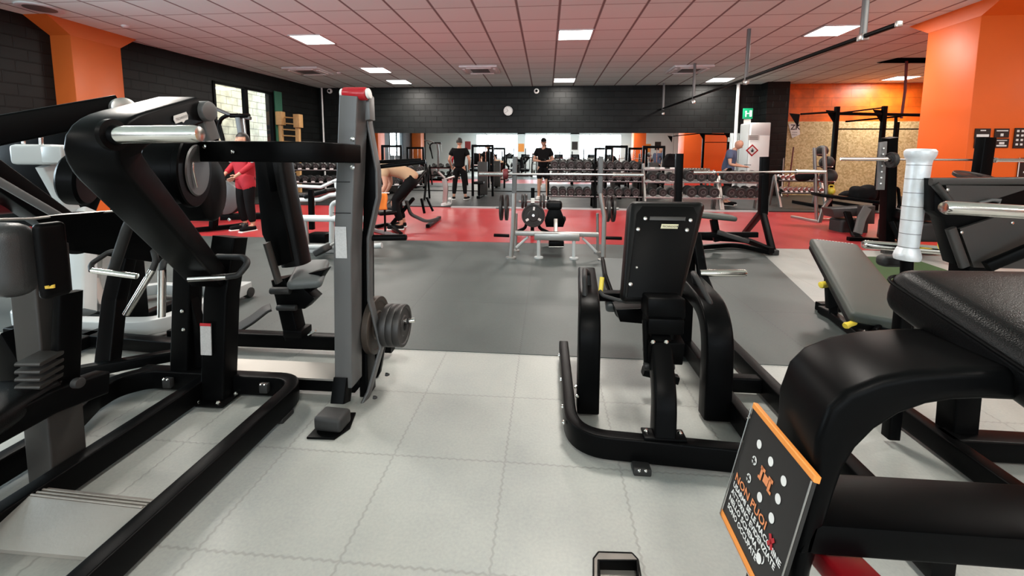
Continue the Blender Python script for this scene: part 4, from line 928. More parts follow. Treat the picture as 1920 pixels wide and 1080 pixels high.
t = T('plate_loaded_frame', 'dark grey panelled machine frame at the right edge with two chrome weight horns', 'gym machine', (1.9, 1.8, 0))
fy = 1.75
t.part('frame_plate', MB().prism([P(1752, 335, fy), P(1990, 333, fy), P(1990, 500, fy), P(1812, 500, fy), P(1795, 498, fy), P(1770, 410, fy), P(1752, 396, fy)], (.02, .09, 0), bev=.008), 'black')
t.part('frame_edge', MB().sweep([P(1745, 341, fy-.01), P(1995, 339, fy-.01)], .02, .028), 'panelgrey')
t.part('frame_edge', MB().sweep([P(1752, 344, fy-.012), P(1782, 380, fy-.012)], .03, .02), 'panelgrey')
t.part('frame_edge', MB().sweep([P(1782, 428, fy-.012), P(1808, 500, fy-.012)], .035, .02, side=V((1, 0, 0))), 'panelgrey')
pn = t.part('cover_panel', MB().prism([P(1768, 347, fy-.005), P(1990, 349, fy-.005), P(1925, 352, fy-.005), P(1838, 380, fy-.005), P(1779, 380, fy-.005)], (0, -.012, 0)), 'panelgrey')
t.part('cover_panel', MB().prism([P(1794, 428, fy-.005), P(1990, 365, fy-.005), P(1990, 505, fy-.005), P(1820, 500, fy-.005)], (0, -.012, 0)), 'panelgrey')
for px, py in ((1777, 356), (1803, 436), (1898, 418), (1950, 360)): t.part('screw', bolts([P(px, py, fy-.018)], (0, -1, 0), .006, .004), 'chrome')
t.part('loop_handle', MB().sweep([P(1835, 381, fy-.03), P(1860, 375, fy-.03), P(1874, 376, fy-.03), P(1872, 384, fy-.03)], .012, .012), 'charcoal')
a, b = P(1768, 389, 1.35), P(2000, 402, 1.38)
t.part('weight_horn', MB().lathe(a, b-a, [(0, .008), (.001, .016), (.012, .0205), (.5, .0205)], 28), 'chrome')
t.part('horn_plate', MB().box(b, (.02, .15, .15), bev=.005), 'black')
a, b = P(1617, 458, 2.15), P(1790, 471, 2.10)
t.part('weight_horn', MB().lathe(a, b-a, [(0, .008), (.001, .016), (.012, .021), ((b-a).length, .021)], 24), 'chrome')
t.part('spring_collar', MB().lathe(P(1768, 460, 2.02), (1, 0, 0), [(0, .028), (.02, .03), (.04, .028)], 16), 'yellow')
t.part('diagonal_brace', MB().sweep([P(1850, 500, 1.70), P(1995, 440, 1.66)], .03, .04), 'black')
t.part('upright', MB().sweep([(1.78, 1.85, .02), (1.74, 1.83, .95)], .1, .09, side=V((1, 0, 0))), 'black')
t.part('upright', MB().sweep([(2.25, 1.75, .02), (2.15, 1.8, 1.1)], .1, .09, side=V((1, 0, 0))), 'black')
t.part('base_frame', MB().sweep([(1.685, 1.30, .06), (1.685, 2.6, .06)], .062, .09), 'black')
t.part('base_frame', MB().sweep([(1.69, 1.80, .06), (2.7, 1.80, .06)], .09, .09), 'black')
t.part('base_frame', MB().sweep([(1.69, 1.33, .06), (2.7, 1.33, .06)], .09, .09), 'black')

t = T('taped_roller', 'tall foam roller wrapped in silver duct tape standing on a black peg', 'roller', P(1703, 500, 1.85))
a, b = P(1701, 478, 1.85), P(1724, 300, 1.85)
t.part('roller_body', MB().lathe(a, b-a, [(0, .0335), ((b-a).length, .0395)], 32), 'tape')
rg = []
for k in range(7):
    o = a.lerp(b, (k+.6)/7); rg.append(MB().lathe(o, b-a, [(0, .0335+.006*(k+.6)/7+.0004), (.0025, .0335+.006*(k+.6)/7+.0004)], 32))
t.part('tape_edge', rg, 'midgrey')
dd = (b-a).normalized()
t.part('top_cap', MB().lathe(b-dd*.012, dd, [(0, .0395), (.012, .041), (.022, .047), (.036, .051), (.048, .051), (.056, .044), (.058, .02)], 32), 'tape')
t.part('bottom_cap', MB().lathe(a+dd*.03, -dd, [(0, .036), (.02, .043), (.035, .046), (.05, .042), (.052, .02)], 32), 'tape')
t.part('clamp_knob', MB().cushion(P(1668, 489, 1.95), (.09, .06, .05), r=.02), 'rubber')
t.part('peg', MB().pipe([a, P(1700, 505, 1.85), P(1702, 640, 1.9)*1], .022), 'black')
t.part('peg_stand', MB().sweep([P(1700, 520, 1.87), V((P(1700, 520, 1.87).x, 1.87, 0.03))], .05, .05, side=V((1, 0, 0))), 'black')
solo('turf_strip', MB().prism([(2.75, 3.0, .001), (4.2, 3.0, .001), (4.6, 5.6, .001), (3.55, 5.6, .001)], (0, 0, .018)), 'turf', 'strip of green artificial grass on the floor behind the incline bench', 'turf', (3.5, 4, 0), kind='stuff')
# ================================================================== MID GROUND
def station_uprights(): pass
# ---- olympic bench press in the middle
t = T('bench_press_station', 'grey steel barbell bench station in the middle with loaded plate pegs', 'bench press', (.15, 5.3, 0))
Y0 = 5.10
def pole(t, pts, r, mt, name='upright', flange=0.):
    m_ = MB().pipe(pts, r, fr=.05, n=14)
    if flange: m_.lathe(pts[0], (0, 0, 1), [(0, flange), (.018, flange), (.022, r)], 20)
    return t.part(name, m_, mt)
L0, R0 = P(958, 487, Y0), P(1131, 490, Y0); L0.z = R0.z = .005
pole(t, [L0, P(962, 430, Y0), P(964, 358, Y0)], .028, 'steelrail', flange=.065); pole(t, [R0, P(1133, 405, Y0), P(1125, 358, Y0)], .028, 'steelrail', flange=.065)
t.part('rack_post', MB().sweep([P(964, 362, Y0), P(966, 293, Y0)], .055, .06, side=V((1, 0, 0))), 'charcoal'); t.part('rack_post', MB().sweep([P(1125, 362, Y0), P(1127, 293, Y0)], .055, .06, side=V((1, 0, 0))), 'charcoal')
for px in (967, 1121):
    b_ = P(px, 470, 5.5); b_.z = .005; pole(t, [b_, P(px+(1 if px < 1000 else -1), 400, 5.5)], .018, 'steelrail', flange=.05)
t.part('cross_beam', MB().sweep([P(966, 437, 5.2), P(1122, 440, 5.2)], .06, .055), 'steelrail')
t.part('centre_plate', MB().box(P(1044, 444, 5.15), (.56, .05, .09), bev=.01), 'steelrail')
for px in (1010, 1076):
    b_ = P(px, 484, 5.15); b_.z = .005; pole(t, [b_, P(px, 448, 5.15)], .022, 'greypaint', 'leg', .055)
t.part('brace', MB().sweep([P(990, 444, 5.2), P(968, 464, 5.2)], .03, .03), 'greypaint'); t.part('brace', MB().sweep([P(1092, 446, 5.2), P(1118, 472, 5.2)], .03, .03), 'greypaint')
t.part('foot_tray', MB().box(P(1043, 457, 5.2), (.19, .12, .08), bev=.01), 'black')
t.part('tray_rim', MB().sweep([P(1029, 463, 5.1), P(1057, 463, 5.1)], .012, .012), 'steelrail')
t.part('pad', MB().cushion(P(1039, 384, 5.55), (.21, .16, .12), r=.04, crown=.01), 'vinyl')
t.part('bench_pad', MB().cushion(P(1040, 410, 6.0), (.28, .95, .08), M=rot('X', -8), r=.03), 'vinyl')
t.part('pad_shell', MB().prism([P(1030, 390, 5.5), P(1050, 390, 5.5), P(1060, 415, 5.5), P(1056, 426, 5.5), P(1024, 426, 5.5), P(1021, 414, 5.5)], (0, .1, 0), bev=.01), 'black')
t.part('seat_post', MB().sweep([P(1042, 412, 5.45), P(1042, 440, 5.3)], .05, .05, side=V((1, 0, 0))), 'steelrail')
for a, b in (((955, 442), (926, 441)), ((1135, 446), (1166, 447))):
    t.part('storage_peg', MB().cyl(P(*a, Y0), P(*b, Y0), .02, bev=.003), 'blackgloss')
for a, b in (((955, 389), (930, 389)), ((1133, 391), (1160, 391))): t.part('plate_peg', MB().cyl(P(*a, 5.35), P(*b, 5.35), .018), 'steel')
plate_proto = None
def put_plate(o, r, th, ax, lb, grp, mt='iron'):
    return solo('weight_plate', closed_plate(r, th, o, ax), mt, lb, 'weight plate', o, grp)
for (px, r, lb) in ((938, .168, 'outer black plate on the left peg of the bench station'), (948, .168, 'inner black plate on the left peg of the bench station'),
                    (1137, .17, 'inner black plate on the right peg of the bench station'), (1147, .17, 'outer black plate on the right peg of the bench station')):
    put_plate(P(px, 389 if px < 1000 else 391, 5.35), r, .032, (1, 0, 0), lb, 'plates on the bench station pegs')
# barbells
def barbell(a, b, s0, s1, lb, r=.014, rs=.0245):
    a, b = V(a), V(b); d = (b-a).normalized(); t = T('barbell', lb, 'barbell', (a+b)/2)
    t.part('shaft', MB().cyl(a+d*s0, b-d*s1, r, n=16), 'steel')
    t.part('sleeve', MB().lathe(a, d, [(0, rs*.8), (.004, rs), (s0-.02, rs), (s0-.02, rs*1.35), (s0, rs*1.35)], 18), 'chrome')
    t.part('sleeve', MB().lathe(b, -d, [(0, rs*.8), (.004, rs), (s1-.02, rs), (s1-.02, rs*1.35), (s1, rs*1.35)], 18), 'chrome')
    return t
barbell(P(898, 326, Y0-.03), P(1207, 328, Y0-.03), .36, .36, 'empty steel barbell racked across the grey bench station')
solo('barbell_collar', MB().lathe(P(944, 326.3, Y0-.03), (1, 0, 0), [(0, .03), (.0, .062), (.05, .066), (.06, .03)], 20), 'darkred', 'dark red collar on the left end of the racked barbell', 'collar', P(946, 326.3, Y0-.03))

# plate tree behind it
t = T('plate_tree', 'low plate storage tree with black plates, left of the bench pad', 'plate rack', (-.2, 6.75, 0))
tp = P(999, 352, 6.8)
t.part('mast', MB().sweep([V((tp.x, 6.8, .02)), tp], .06, .06, side=V((1, 0, 0))), 'black')
for sx in (-1, 1): t.part('foot', MB().sweep([V((tp.x+sx*.26, 6.8, .04)), V((tp.x+sx*.12, 6.8, .10)), V((tp.x, 6.8, .5))], .05, .05, r=.1), 'black')
t.part('peg', MB().cyl(P(1000, 404, 6.8), P(1000, 404, 6.45), .02), 'steel')
for px, s in ((985, -1), (1013, 1)): t.part('peg', MB().cyl(P(999, 377, 6.8), P(999+s*26, 377, 6.8), .018), 'steel')
t.part('number_tag', MB().box(P(999, 376, 6.70), (.06, .01, .08)), 'paper', smooth=0)
o = P(1000, 404, 6.62)
pl = T('weight_plate', 'large black grip plate facing the viewer on the storage tree', 'weight plate', o, 'plates on the storage tree')
pl.part('disc', closed_plate(.185, .04, o, (0, -1, 0)), 'iron')
pl.part('marking', MB().box(o+V((.01, -.042, .115)), (.03, .004, .055), rot('Y', 8)), 'letterwhite', smooth=0)
for a in (215, 330):
    pl.part('marking', MB().box(o+V((.115*math.cos(math.radians(a)), -.042, .115*math.sin(math.radians(a)))), (.05, .004, .035), rot('Y', -a)), 'letterwhite', smooth=0)
for px, lb in ((978, 'left outer black plate on the storage tree'), (984, 'left inner black plate on the storage tree'), (1012, 'right inner black plate on the storage tree'), (1018, 'right outer black plate on the storage tree')):
    put_plate(P(px, 377, 6.8), .12, .035, (1, 0, 0), lb, 'plates on the storage tree')

# ---- black decline station right of machine C
t = T('decline_press_station', 'black barbell bench station with tall square uprights behind the centre-right seated machine', 'bench press', (2.4, 6.0, 0))
Y1 = 5.95
t.part('rack_post', MB().sweep([P(1430, 402, Y1), P(1434, 294, Y1)], .10, .09, side=V((1, 0, 0))), 'black')
t.part('rack_post', MB().sweep([P(1270, 402, Y1), P(1274, 288, Y1)], .09, .09, side=V((1, 0, 0))), 'black')
for a, b in (((1430, 398), (1448, 470)), ((1428, 398), (1394, 440)), ((1270, 398), (1288, 465)), ((1268, 398), (1248, 436))):
    e = G(b[0], b[1], .05); t.part('leg', MB().sweep([P(*a, Y1), e], .07, .07), 'black'); t.part('foot', MB().box((e.x, e.y, .035), (.12, .12, .07), bev=.01), 'rubber')
t.part('floor_bar', MB().sweep([G(1310, 445, .10), G(1400, 450, .10), G(1447, 470, .08)], .07, .07, r=.2), 'black')
t.part('floor_bar', MB().sweep([G(1310, 464, .05), G(1380, 458, .05), G(1446, 474, .05)], .06, .06, r=.3), 'black')
t.part('crossbar', MB().sweep([P(1300, 440, 5.8), P(1420, 440, 5.8)], .06, .07), 'black')
t.part('pad', MB().cushion(P(1338, 405, 5.9), (.52, .30, .07), M=rot('Y', 5), r=.03), 'vinylgreen')
t.part('pad_post', MB().sweep([P(1338, 412, 5.9), P(1345, 452, 5.9)], .09, .07, side=V((1, 0, 0))), 'black')
t.part('seat_arm', MB().sweep([P(1345, 435, 5.8), P(1385, 447, 5.7), P(1400, 452, 5.7)], .14, .05), 'rubber')
barbell(P(1300, 323, Y1-.06), P(1548, 322, Y1-.06)*1, .28, .38, 'thin steel barbell resting on the black square uprights')
t.part('j_hook', MB().box(P(1432, 327, Y1-.07), (.05, .10, .03)), 'black')

# ---- dumbbell racks
def dumbbell_proto(r, L, lb, grp, mt='rubber'):
    t = T('dumbbell', lb, 'dumbbell', (0, 0, 0), grp)
    for s in (-1, 1):
        h = t.part('head', MB().lathe((0, s*L*.22, 0), (0, s, 0), [(0, r*.6), (.006, r*.97), (.02, r), (L*.25, r), (L*.27, r*.93), (L*.27, r*.55), (L*.262, r*.5), (L*.262, .01)], 18), mt)
        t.part('end_ring', MB().lathe((0, s*(L*.22+L*.268), 0), (0, s, 0), [(0, r*.50), (.004, r*.5), (.004, r*.36), (0, r*.36)], 18, cap=False), 'charcoal', parent=h)
    t.part('handle', MB().cyl((0, -L*.23, 0), (0, L*.23, 0), .017, n=10), 'chrome')
    return t.o
def make_rack(name, lb, x0, x1, y, zs, mt_post, mt_tray, nsad=0, base=.03):
    t = T(name, lb, 'dumbbell rack', ((x0+x1)/2, y, base))
    for x in (x0, x1):
        t.part('side_frame', MB().sweep([(x, y-.26, base), (x, y+.1, zs[-1]+.12)], .05, .08, side=V((1, 0, 0))), mt_post)
        t.part('side_frame', MB().sweep([(x, y+.28, base), (x, y+.12, zs[-1]+.08)], .05, .06, side=V((1, 0, 0))), mt_post)
    for i, z in enumerate(zs):
        yy = y-.12+.15*i/max(1, len(zs)-1)
        t.part('tray', MB().box(((x0+x1)/2, yy, z), (x1-x0, .26, .03), rot('X', 12), bev=.008), mt_tray)
        if nsad:
            for k in range(nsad): t.part('saddle', MB().box((x0+.05+(x1-x0-.1)*(k+.5)/nsad, yy-.145, z+.02), ((x1-x0)/nsad*.42, .02, .035), bev=.006), 'white')
        t.part('tray_lip', MB().sweep([(x0, yy-.14, z-.01), (x1, yy-.14, z-.01)], .02, .03), 'steelrail' if mt_tray != 'black' else 'midgrey')
    return t
racks = []
def tier_fill(proto, used, x0, x1, n, y, z, r, labels):
    for k in range(n):
        x = x0+(x1-x0)*(k+.5)/n
        lb = labels(k, n)
        if not used[0]: used[0] = True; proto.location = (x, y, z+r); proto['label'] = lb; proto.rotation_euler = (math.radians(6), 0, 0)
        else:
            d = dup(proto, (x, y, z+r), None, lb); d.rotation_euler = (math.radians(6), 0, 0)
ORD = ['first', 'second', 'third', 'fourth', 'fifth', 'sixth', 'seventh', 'eighth', 'ninth', 'tenth', 'eleventh', 'twelfth']
def mklab(rack, tier): return lambda k, n: '%s dumbbell from left, %s tier, %s' % (ORD[k], tier, rack)
def tx(px, y): return P(px, 340, y).x
YR = 10.55
zt = [.33, .70, 1.02]
d1 = dumbbell_proto(.095, .34, 'x', 'dumbbells on the steel racks by the mirror'); u1 = [False]
d2 = dumbbell_proto(.12, .38, 'x', 'large dumbbells on the right-hand rack'); u2 = [False]
def full_rack(nm, px0, px1, rackname, n, tiers, proto, used, r, post, tray, y=YR, names=('lowest', 'middle', 'top'), lb='', fill=9):
    x0, x1 = tx(px0, y), tx(px1, y)
    make_rack('dumbbell_rack', lb, x0, x1, y, tiers, post, tray, nsad=n)
    for i, z in enumerate(tiers[:fill]):
        yy = y-.12+.15*i/max(1, len(tiers)-1)
        tier_fill(proto, used, x0+.05, x1-.05, n, yy, z+.02, r, mklab(rackname, names[i]))
full_rack('r', 1028, 1112, 'black rack left of the grey station\'s right post', 5, zt[:2]+[.98], d1, u1, .095, 'black', 'black', lb='black dumbbell rack left of the pair in front of the mirror, behind the bench station')
full_rack('r', 1116, 1200, 'black rack behind the grey station\'s right post', 5, zt[:2]+[.98], d1, u1, .095, 'black', 'black', lb='black dumbbell rack right of the pair, behind the right post of the bench station')
full_rack('r', 1207, 1270, 'narrow steel rack above the seat-back', 3, zt[:2]+[1.0], d1, u1, .095, 'steelrail', 'greypaint', fill=2, lb='narrow steel dumbbell rack above the seat-back of the centre-right machine')
full_rack('r', 1276, 1346, 'steel rack left of the bald man', 3, zt[:2], d2, u2, .12, 'steelrail', 'greypaint', lb='steel dumbbell rack with large round dumbbells, left of the bald man')
full_rack('r', 1350, 1428, 'steel rack before the bald man', 4, zt[:2], d2, u2, .12, 'steelrail', 'greypaint', lb='steel dumbbell rack with large round dumbbells, in front of the bald man')
d3 = dumbbell_proto(.055, .2, 'x', 'small chrome-ended dumbbells on the rack by the chipboard', 'steel'); u3 = [False]
full_rack('r', 1456, 1540, 'small rack by the chipboard', 8, [.42, .72], d3, u3, .055, 'steelrail', 'black', y=11.3, names=('lower', 'upper'), lb='low rack of small chrome dumbbells in front of the chipboard wall')
d4 = dumbbell_proto(.085, .30, 'x', 'dumbbells on the rack by the wall bars'); u4 = [False]
full_rack('r', 528, 652, 'black rack by the wall bars', 8, [.55, .90], d4, u4, .085, 'black', 'black', y=11.2, names=('lower', 'upper'), lb='black dumbbell rack against the back left, beside the wooden wall bars')
full_rack('r', 700, 800, 'black rack behind the towel bench', 5, [.45, .80], d4, u4, .085, 'black', 'black', y=12.0, names=('lower', 'upper'), lb='black dumbbell rack behind the incline bench with the striped towel')
# gear bag on top of a rack
q = P(1258, 300, YR); q.z = 1.03; bb_ = T('gym_bag', 'black gym bag with a pointed top standing on the steel dumbbell rack', 'bag', q)
bb_.part('body', MB().cushion(V((P(1258, 306, YR).x, YR+.02, 1.20)), (.36, .2, .34), r=.06, fn=lambda p, h: V((p.x*(1-.45*max(0, p.z/h[2])), p.y, p.z))), 'blackcloth'); bb_.part('strap', MB().pipe([P(1250, 298, YR-.1), P(1256, 286, YR-.1), P(1266, 298, YR-.1)], .01, fr=.05), 'blackcloth')

# ---- cabinet, back right
q = P(1417, 296, 14.4)
t = T('metal_cabinet', 'tall white cabinet with hazard diamond against the back wall', 'cabinet', (q.x, 14.6, .03))
x0, x1 = tx(1399, 14.4), tx(1437, 14.4); zt_ = P(1417, 230, 14.4).z
t.part('body', slab(x0, x1, 14.35, 15.05, .03, zt_, bev=.02), 'whitepaint')
t.part('side_panel', slab(x0-.02, x0, 14.38, 15.0, .06, zt_-.04), 'greypaint')
t.part('drawer_front', slab(x0+.03, x1-.02, 14.33, 14.35, zt_-.40, zt_-.04, bev=.006), 'white'); t.part('door', slab(x0+.03, x1-.02, 14.33, 14.35, .10, zt_-.43, bev=.006), 'white')
c = P(1410, 282, 14.33); t.part('hazard_diamond', MB().box((c.x, 14.325, c.z), (.28, .006, .28), rot('Y', 45)).box((c.x, 14.322, c.z), (.22, .006, .22), rot('Y', 45)), 'red', smooth=0)
t.part('diamond_field', MB().box((c.x, 14.319, c.z), (.20, .006, .20), rot('Y', 45)), 'white', smooth=0); t.part('flame_mark', MB().lathe((c.x, 14.312, c.z-.05), (0, 0, 1), [(0, .03), (.05, .045), (.12, .005)], 10), 'posterblack')
t.part('notice', MB().box(P(1413, 258, 14.325), (.36, .006, .16)), 'paper', smooth=0)
for i in range(3): t.part('notice_line', MB().box(P(1413, 255+3*i, 14.318), (.28, .004, .02)), 'midgrey', smooth=0)
for k, (x, lean) in enumerate(((1468, .18), (1479, .3))):
    a = P(x, 330, 14.2); a.z = .05
    solo('leaning_bar', MB().cyl(a, P(x+3+6*k, 262+14*k, 14.9), .02), 'steel' if k == 0 else 'darkred', ('pale' if k == 0 else 'dark red')+' bar leaning against the chipboard wall beside the cabinet', 'bar', a)

# ---- power rig in front of the chipboard
t = T('power_rig', 'tall black pull-up rig with outrigger bars in front of the chipboard wall', 'power rack', (10, 11.3, 0))
ya, yb = 10.8, 12.3
ua, ub, uc = P(1570, 200, ya), P(1659, 199, ya), P(1722, 208, ya)
def vpost(p, z0=.03): return MB().sweep([V((p.x, p.y, z0)), p], .09, .09, side=V((1, 0, 0)))
for p in (ua, ub): t.part('upright', vpost(p), 'black')
uq = V((ua.x, yb, ua.z)); uw = V((ub.x, yb, ub.z-.1)); 
t.part('upright', vpost(V((P(1682, 230, yb).x, yb, ub.z-.25))), 'black')
t.part('crossbar', MB().sweep([P(1570, 213, ya), P(1740, 216, ya)], .05, .07), 'black'); t.part('crossbar', MB().sweep([P(1572, 242, ya), P(1740, 242, ya)], .03, .03), 'black')
t.part('pull_up_bar', MB().cyl(P(1502, 214, ya-.6), ua+V((0, 0, -.12)), .022), 'black'); t.part('pull_up_bar', MB().cyl(P(1585, 228, ya+.8), P(1690, 218, ya+.3), .022), 'black')
t.part('pull_up_bar', MB().cyl(P(1574, 212, ya), P(1655, 202, ya+.2), .018), 'black')
for p, s in ((P(1500, 214, ya-.6), -1), (ua+V((-.02, 0, -.1)), -1), (ub+V((-.02, 0, -.1)), -1)):
    t.part('bracket', MB().prism([p, p+V((-.22*1, 0, .02)), p+V((-.02, 0, -.28))], (0, .03, 0)), 'black')
t.part('base_bar', MB().sweep([V((ua.x, ya, .07)), V((ua.x, yb, .07))], .08, .08), 'black')
t.part('base_bar', MB().sweep([V((ub.x, ya, .07)), V((ub.x, yb, .07))], .08, .08), 'black')
t.part('strut', MB().sweep([P(1676, 330, ya), P(1680, 220, ya)], .05, .05, side=V((1, 0, 0))), 'black')

# ---- medicine ball rack
t = T('ball_rack', 'tall steel tree of black medicine balls in front of the chipboard', 'ball rack', (5.2, 8.2, 0))
yy = 8.3
b0 = G(1532, 415, .0)
t.part('upright', MB().sweep([P(1531, 412, yy), P(1527, 277, yy)], .04, .06, side=V((1, 0, 0))), 'steelrail'); t.part('upright', MB().sweep([P(1549, 370, yy-.1), P(1545, 275, yy-.1)], .045, .06, side=V((1, 0, 0))), 'steelrail')
t.part('leg', MB().sweep([P(1557, 372, yy-.1), P(1544, 390, yy-.1), P(1536, 417, yy-.1)], .07, .04, r=.2, side=V((1, 0, 0))), 'steelrail')
t.part('base_bar', MB().sweep([G(1485, 406, .03), G(1535, 416, .03)], .06, .05), 'steelrail'); t.part('base_bar', MB().sweep([G(1535, 412, .03), G(1590, 410, .03)], .06, .05), 'steelrail')
for i, (px, py, r, lb) in enumerate(((1541, 283, .105, 'topmost black medicine ball on the steel ball tree'), (1550, 305, .125, 'second black medicine ball from the top of the ball tree'), (1553, 331, .145, 'largest, lowest black medicine ball on the ball tree'))):
    c = P(px, py, yy+.10); t.part('ball_ring', MB().pipe([c+V((math.cos(2*PI*k/16)*r*.8, math.sin(2*PI*k/16)*r*.8, -r*.62)) for k in range(16)], .008, n=6, closed=True), 'steel')
    t.part('ring_arm', MB().cyl(c+V((-r*.8, 0, -r*.62)), P(1529, py+r*.6*90, yy), .01), 'steel')
    b_ = T('medicine_ball', lb, 'ball', c, 'medicine balls on the tree'); b_.part('shell', MB().sphere(c, r, n=24), 'rubber'); b_.part('seam', MB().pipe([c+V((r*1.001*math.cos(2*PI*k/24), -r*1.001*math.sin(2*PI*k/24)*.4, r*1.001*math.sin(2*PI*k/24)*.916)) for k in range(24)], .004, n=6, closed=True), 'midgrey')
c = P(1558, 358, yy-.05); k_ = T('kettlebell', 'small yellow kettlebell on the bench end beside the ball tree', 'kettlebell', c+V((0, 0, -.06)))
k_.part('bell', MB().sphere(c, .07), 'yellow'); k_.part('handle', MB().pipe([c+V((-.04, 0, .05)), c+V((-.045, 0, .11)), c+V((.045, 0, .11)), c+V((.04, 0, .05))], .012, fr=.03), 'yellow')
# heap of dark bags on the dumbbell rack
for px, py, sx, sz_, lb in ((1512, 330, .34, .16, 'dark jacket lying on the small dumbbell rack beside the ball tree'), (1618, 362, .42, .26, 'black duffel bag on the flat bench before the chipboard'), (1588, 366, .22, .14, 'small dark green bag beside the duffel bag')):
    y_ = 8.4 if px < 1600 else 7.9
    c = P(px, py, y_); solo('duffel_bag' if px > 1550 else 'jacket', MB().cushion(c, (sx, .24, sz_), M=rot('Y', 8), r=min(.1, sz_*.45), fn=lambda p, h: p+V((0, 0, .03*math.sin(p.x*14)+.012*math.sin(p.x*37+p.y*20)))), 'blackcloth', lb, 'bag' if px > 1550 else 'jacket', c-V((0, 0, sz_/2)))
# flat bench / table carrying the bags
t = T('flat_bench', 'dark flat bench carrying bags, on curved grey legs before the chipboard', 'bench', (6.2, 7.9, 0))
t.part('top', MB().prism([P(1538, 363, 8.0), P(1655, 378, 7.4), P(1655, 384, 7.4), P(1538, 369, 8.0)], (.1, .45, 0), bev=.008), 'black')
t.part('side_box', MB().prism([P(1560, 392, 7.6), P(1640, 388, 7.3), P(1640, 404, 7.3), P(1565, 408, 7.6)], (0, .3, 0), bev=.01), 'panelgrey')
t.part('leg', MB().sweep([P(1588, 398, 7.4), P(1602, 440, 7.1), G(1610, 446, .03)], .10, .05, r=.2, side=V((1, 0, 0))), 'black')
t.part('leg', MB().sweep([P(1626, 390, 7.2), P(1615, 410, 7.1), P(1608, 438, 7.0)], .12, .04, r=.4, side=V((1, 0, 0))), 'charcoal')
t.part('weight_box', MB().prism([P(1624, 388, 7.2), P(1642, 386, 7.2), P(1640, 420, 7.2), P(1622, 420, 7.2)], (0, .2, 0), bev=.01), 'panelgrey')
t.part('seat_block', MB().cushion(P(1590, 425, 7.7), (.45, .35, .30), r=.05), 'rubber')
t.part('foot', MB().sweep([G(1590, 448, .03), G(1650, 450, .03)], .08, .06), 'black')

# ---- black barbell station on the right (uprights at 1655 and 1845)
t = T('squat_station', 'black barbell station with a grey-faced post, in front of the chipboard and orange pillar', 'bench press', (5.6, 6.0, 0))
ys = 6.1
t.part('rack_post', MB().sweep([G(1662, 462, .02)*1, P(1668, 258, ys)], .12, .14, side=V((1, 0, 0))), 'black')
t.part('post_face', MB().prism([P(1650, 267, ys-.12), P(1664, 265, ys-.12), P(1659, 356, ys-.12), P(1645, 356, ys-.12)], (0, .03, 0), bev=.004), 'midgrey', label='grey face plate with height holes')
for k in range(7): t.part('hole', MB().cyl(P(1657-k*.9, 278+k*11, ys-.14), P(1657-k*.9, 278+k*11, ys-.11), .010), 'white')
t.part('rack_post', MB().sweep([V((P(1845, 300, 5.6).x, 5.6, .02)), P(1838, 335, 5.6), P(1849, 258, 5.6)], .13, .12, side=V((1, 0, 0))), 'black')
t.part('foot', MB().sweep([G(1650, 440, .05), G(1705, 475, .05)], .08, .08), 'black'); t.part('foot', MB().sweep([G(1655, 470, .05), G(1760, 472, .05)], .07, .07), 'panelgrey')
t.part('bench_frame', MB().sweep([P(1670, 420, 6.3), P(1740, 425, 6.2)], .1, .12), 'black')
t.part('pad', MB().cushion(P(1705, 400, 6.2), (.5, .4, .16), r=.05), 'vinyl')
t.part('seat_base', MB().cushion(P(1712, 430, 6.3), (.62, .5, .28), r=.05), 'rubber')
t.part('handle', MB().pipe([P(1672, 352, 6.2), P(1684, 352, 6.2), P(1687, 385, 6.2), P(1676, 400, 6.2)], .02, fr=.06), 'black')
t.part('brace', MB().sweep([P(1672, 415, 6.1), P(1690, 455, 6.0)], .06, .06), 'black')
barbell(P(1576, 298, ys-.18), P(1960, 301, ys-.5), .52, .5, 'long steel barbell in front of the orange pillar', r=.0135)
o = P(1668, 300, ys-.26); put_plate(o, .10, .05, (1, 0, .0), 'small dark disc on the barbell just right of the grey-faced post', 'discs at the right-hand station', 'rubber')
solo('weight_plate', closed_plate(.22, .04, P(1833, 337, 5.2), (.1, -.3, 1)), 'iron', 'black plate lying flat behind the dark frame, below the leaning upright', 'weight plate', P(1833, 337, 5.2), 'discs at the right-hand station')
solo('plate_stand', MB().sweep([V((P(1833, 339, 5.2).x, 5.2, .0)), P(1833, 339, 5.2)], .1, .1, side=V((1, 0, 0))), 'black', 'black stand under the flat-lying plate behind the dark frame', 'stand', V((P(1833, 339, 5.2).x, 5.2, .0)))

# ---- wall bars
t = T('wall_bars', 'wooden gymnastics wall bars against the dark back left wall', 'wall bars', (-7.9, 12.9, 0))
yw = 13.0
for a, b in (((524, 212), (534, 372)), ((558, 215), (562, 372))):
    p0, p1 = P(*a, yw), P(*b, yw); p1.z = .03; t.part('side_rail', MB().sweep([p1, p0], .13, .10, side=V((1, 0, 0))), 'wood')
t.part('top_block', MB().box(P(526, 222, yw-.05), (.20, .22, .42), bev=.01), 'wood'); t.part('top_block', MB().box(P(559, 227, yw-.05), (.20, .22, .42), bev=.01), 'wood')
a0, a1, b0_, b1_ = P(524, 212, yw), P(534, 372, yw), P(558, 215, yw), P(562, 372, yw)
for k in range(14):
    f_ = (k+.6)/14; t.part('rung', MB().pipe([a0.lerp(a1, f_), b0_.lerp(b1_, f_)], .022, n=8), 'wood')

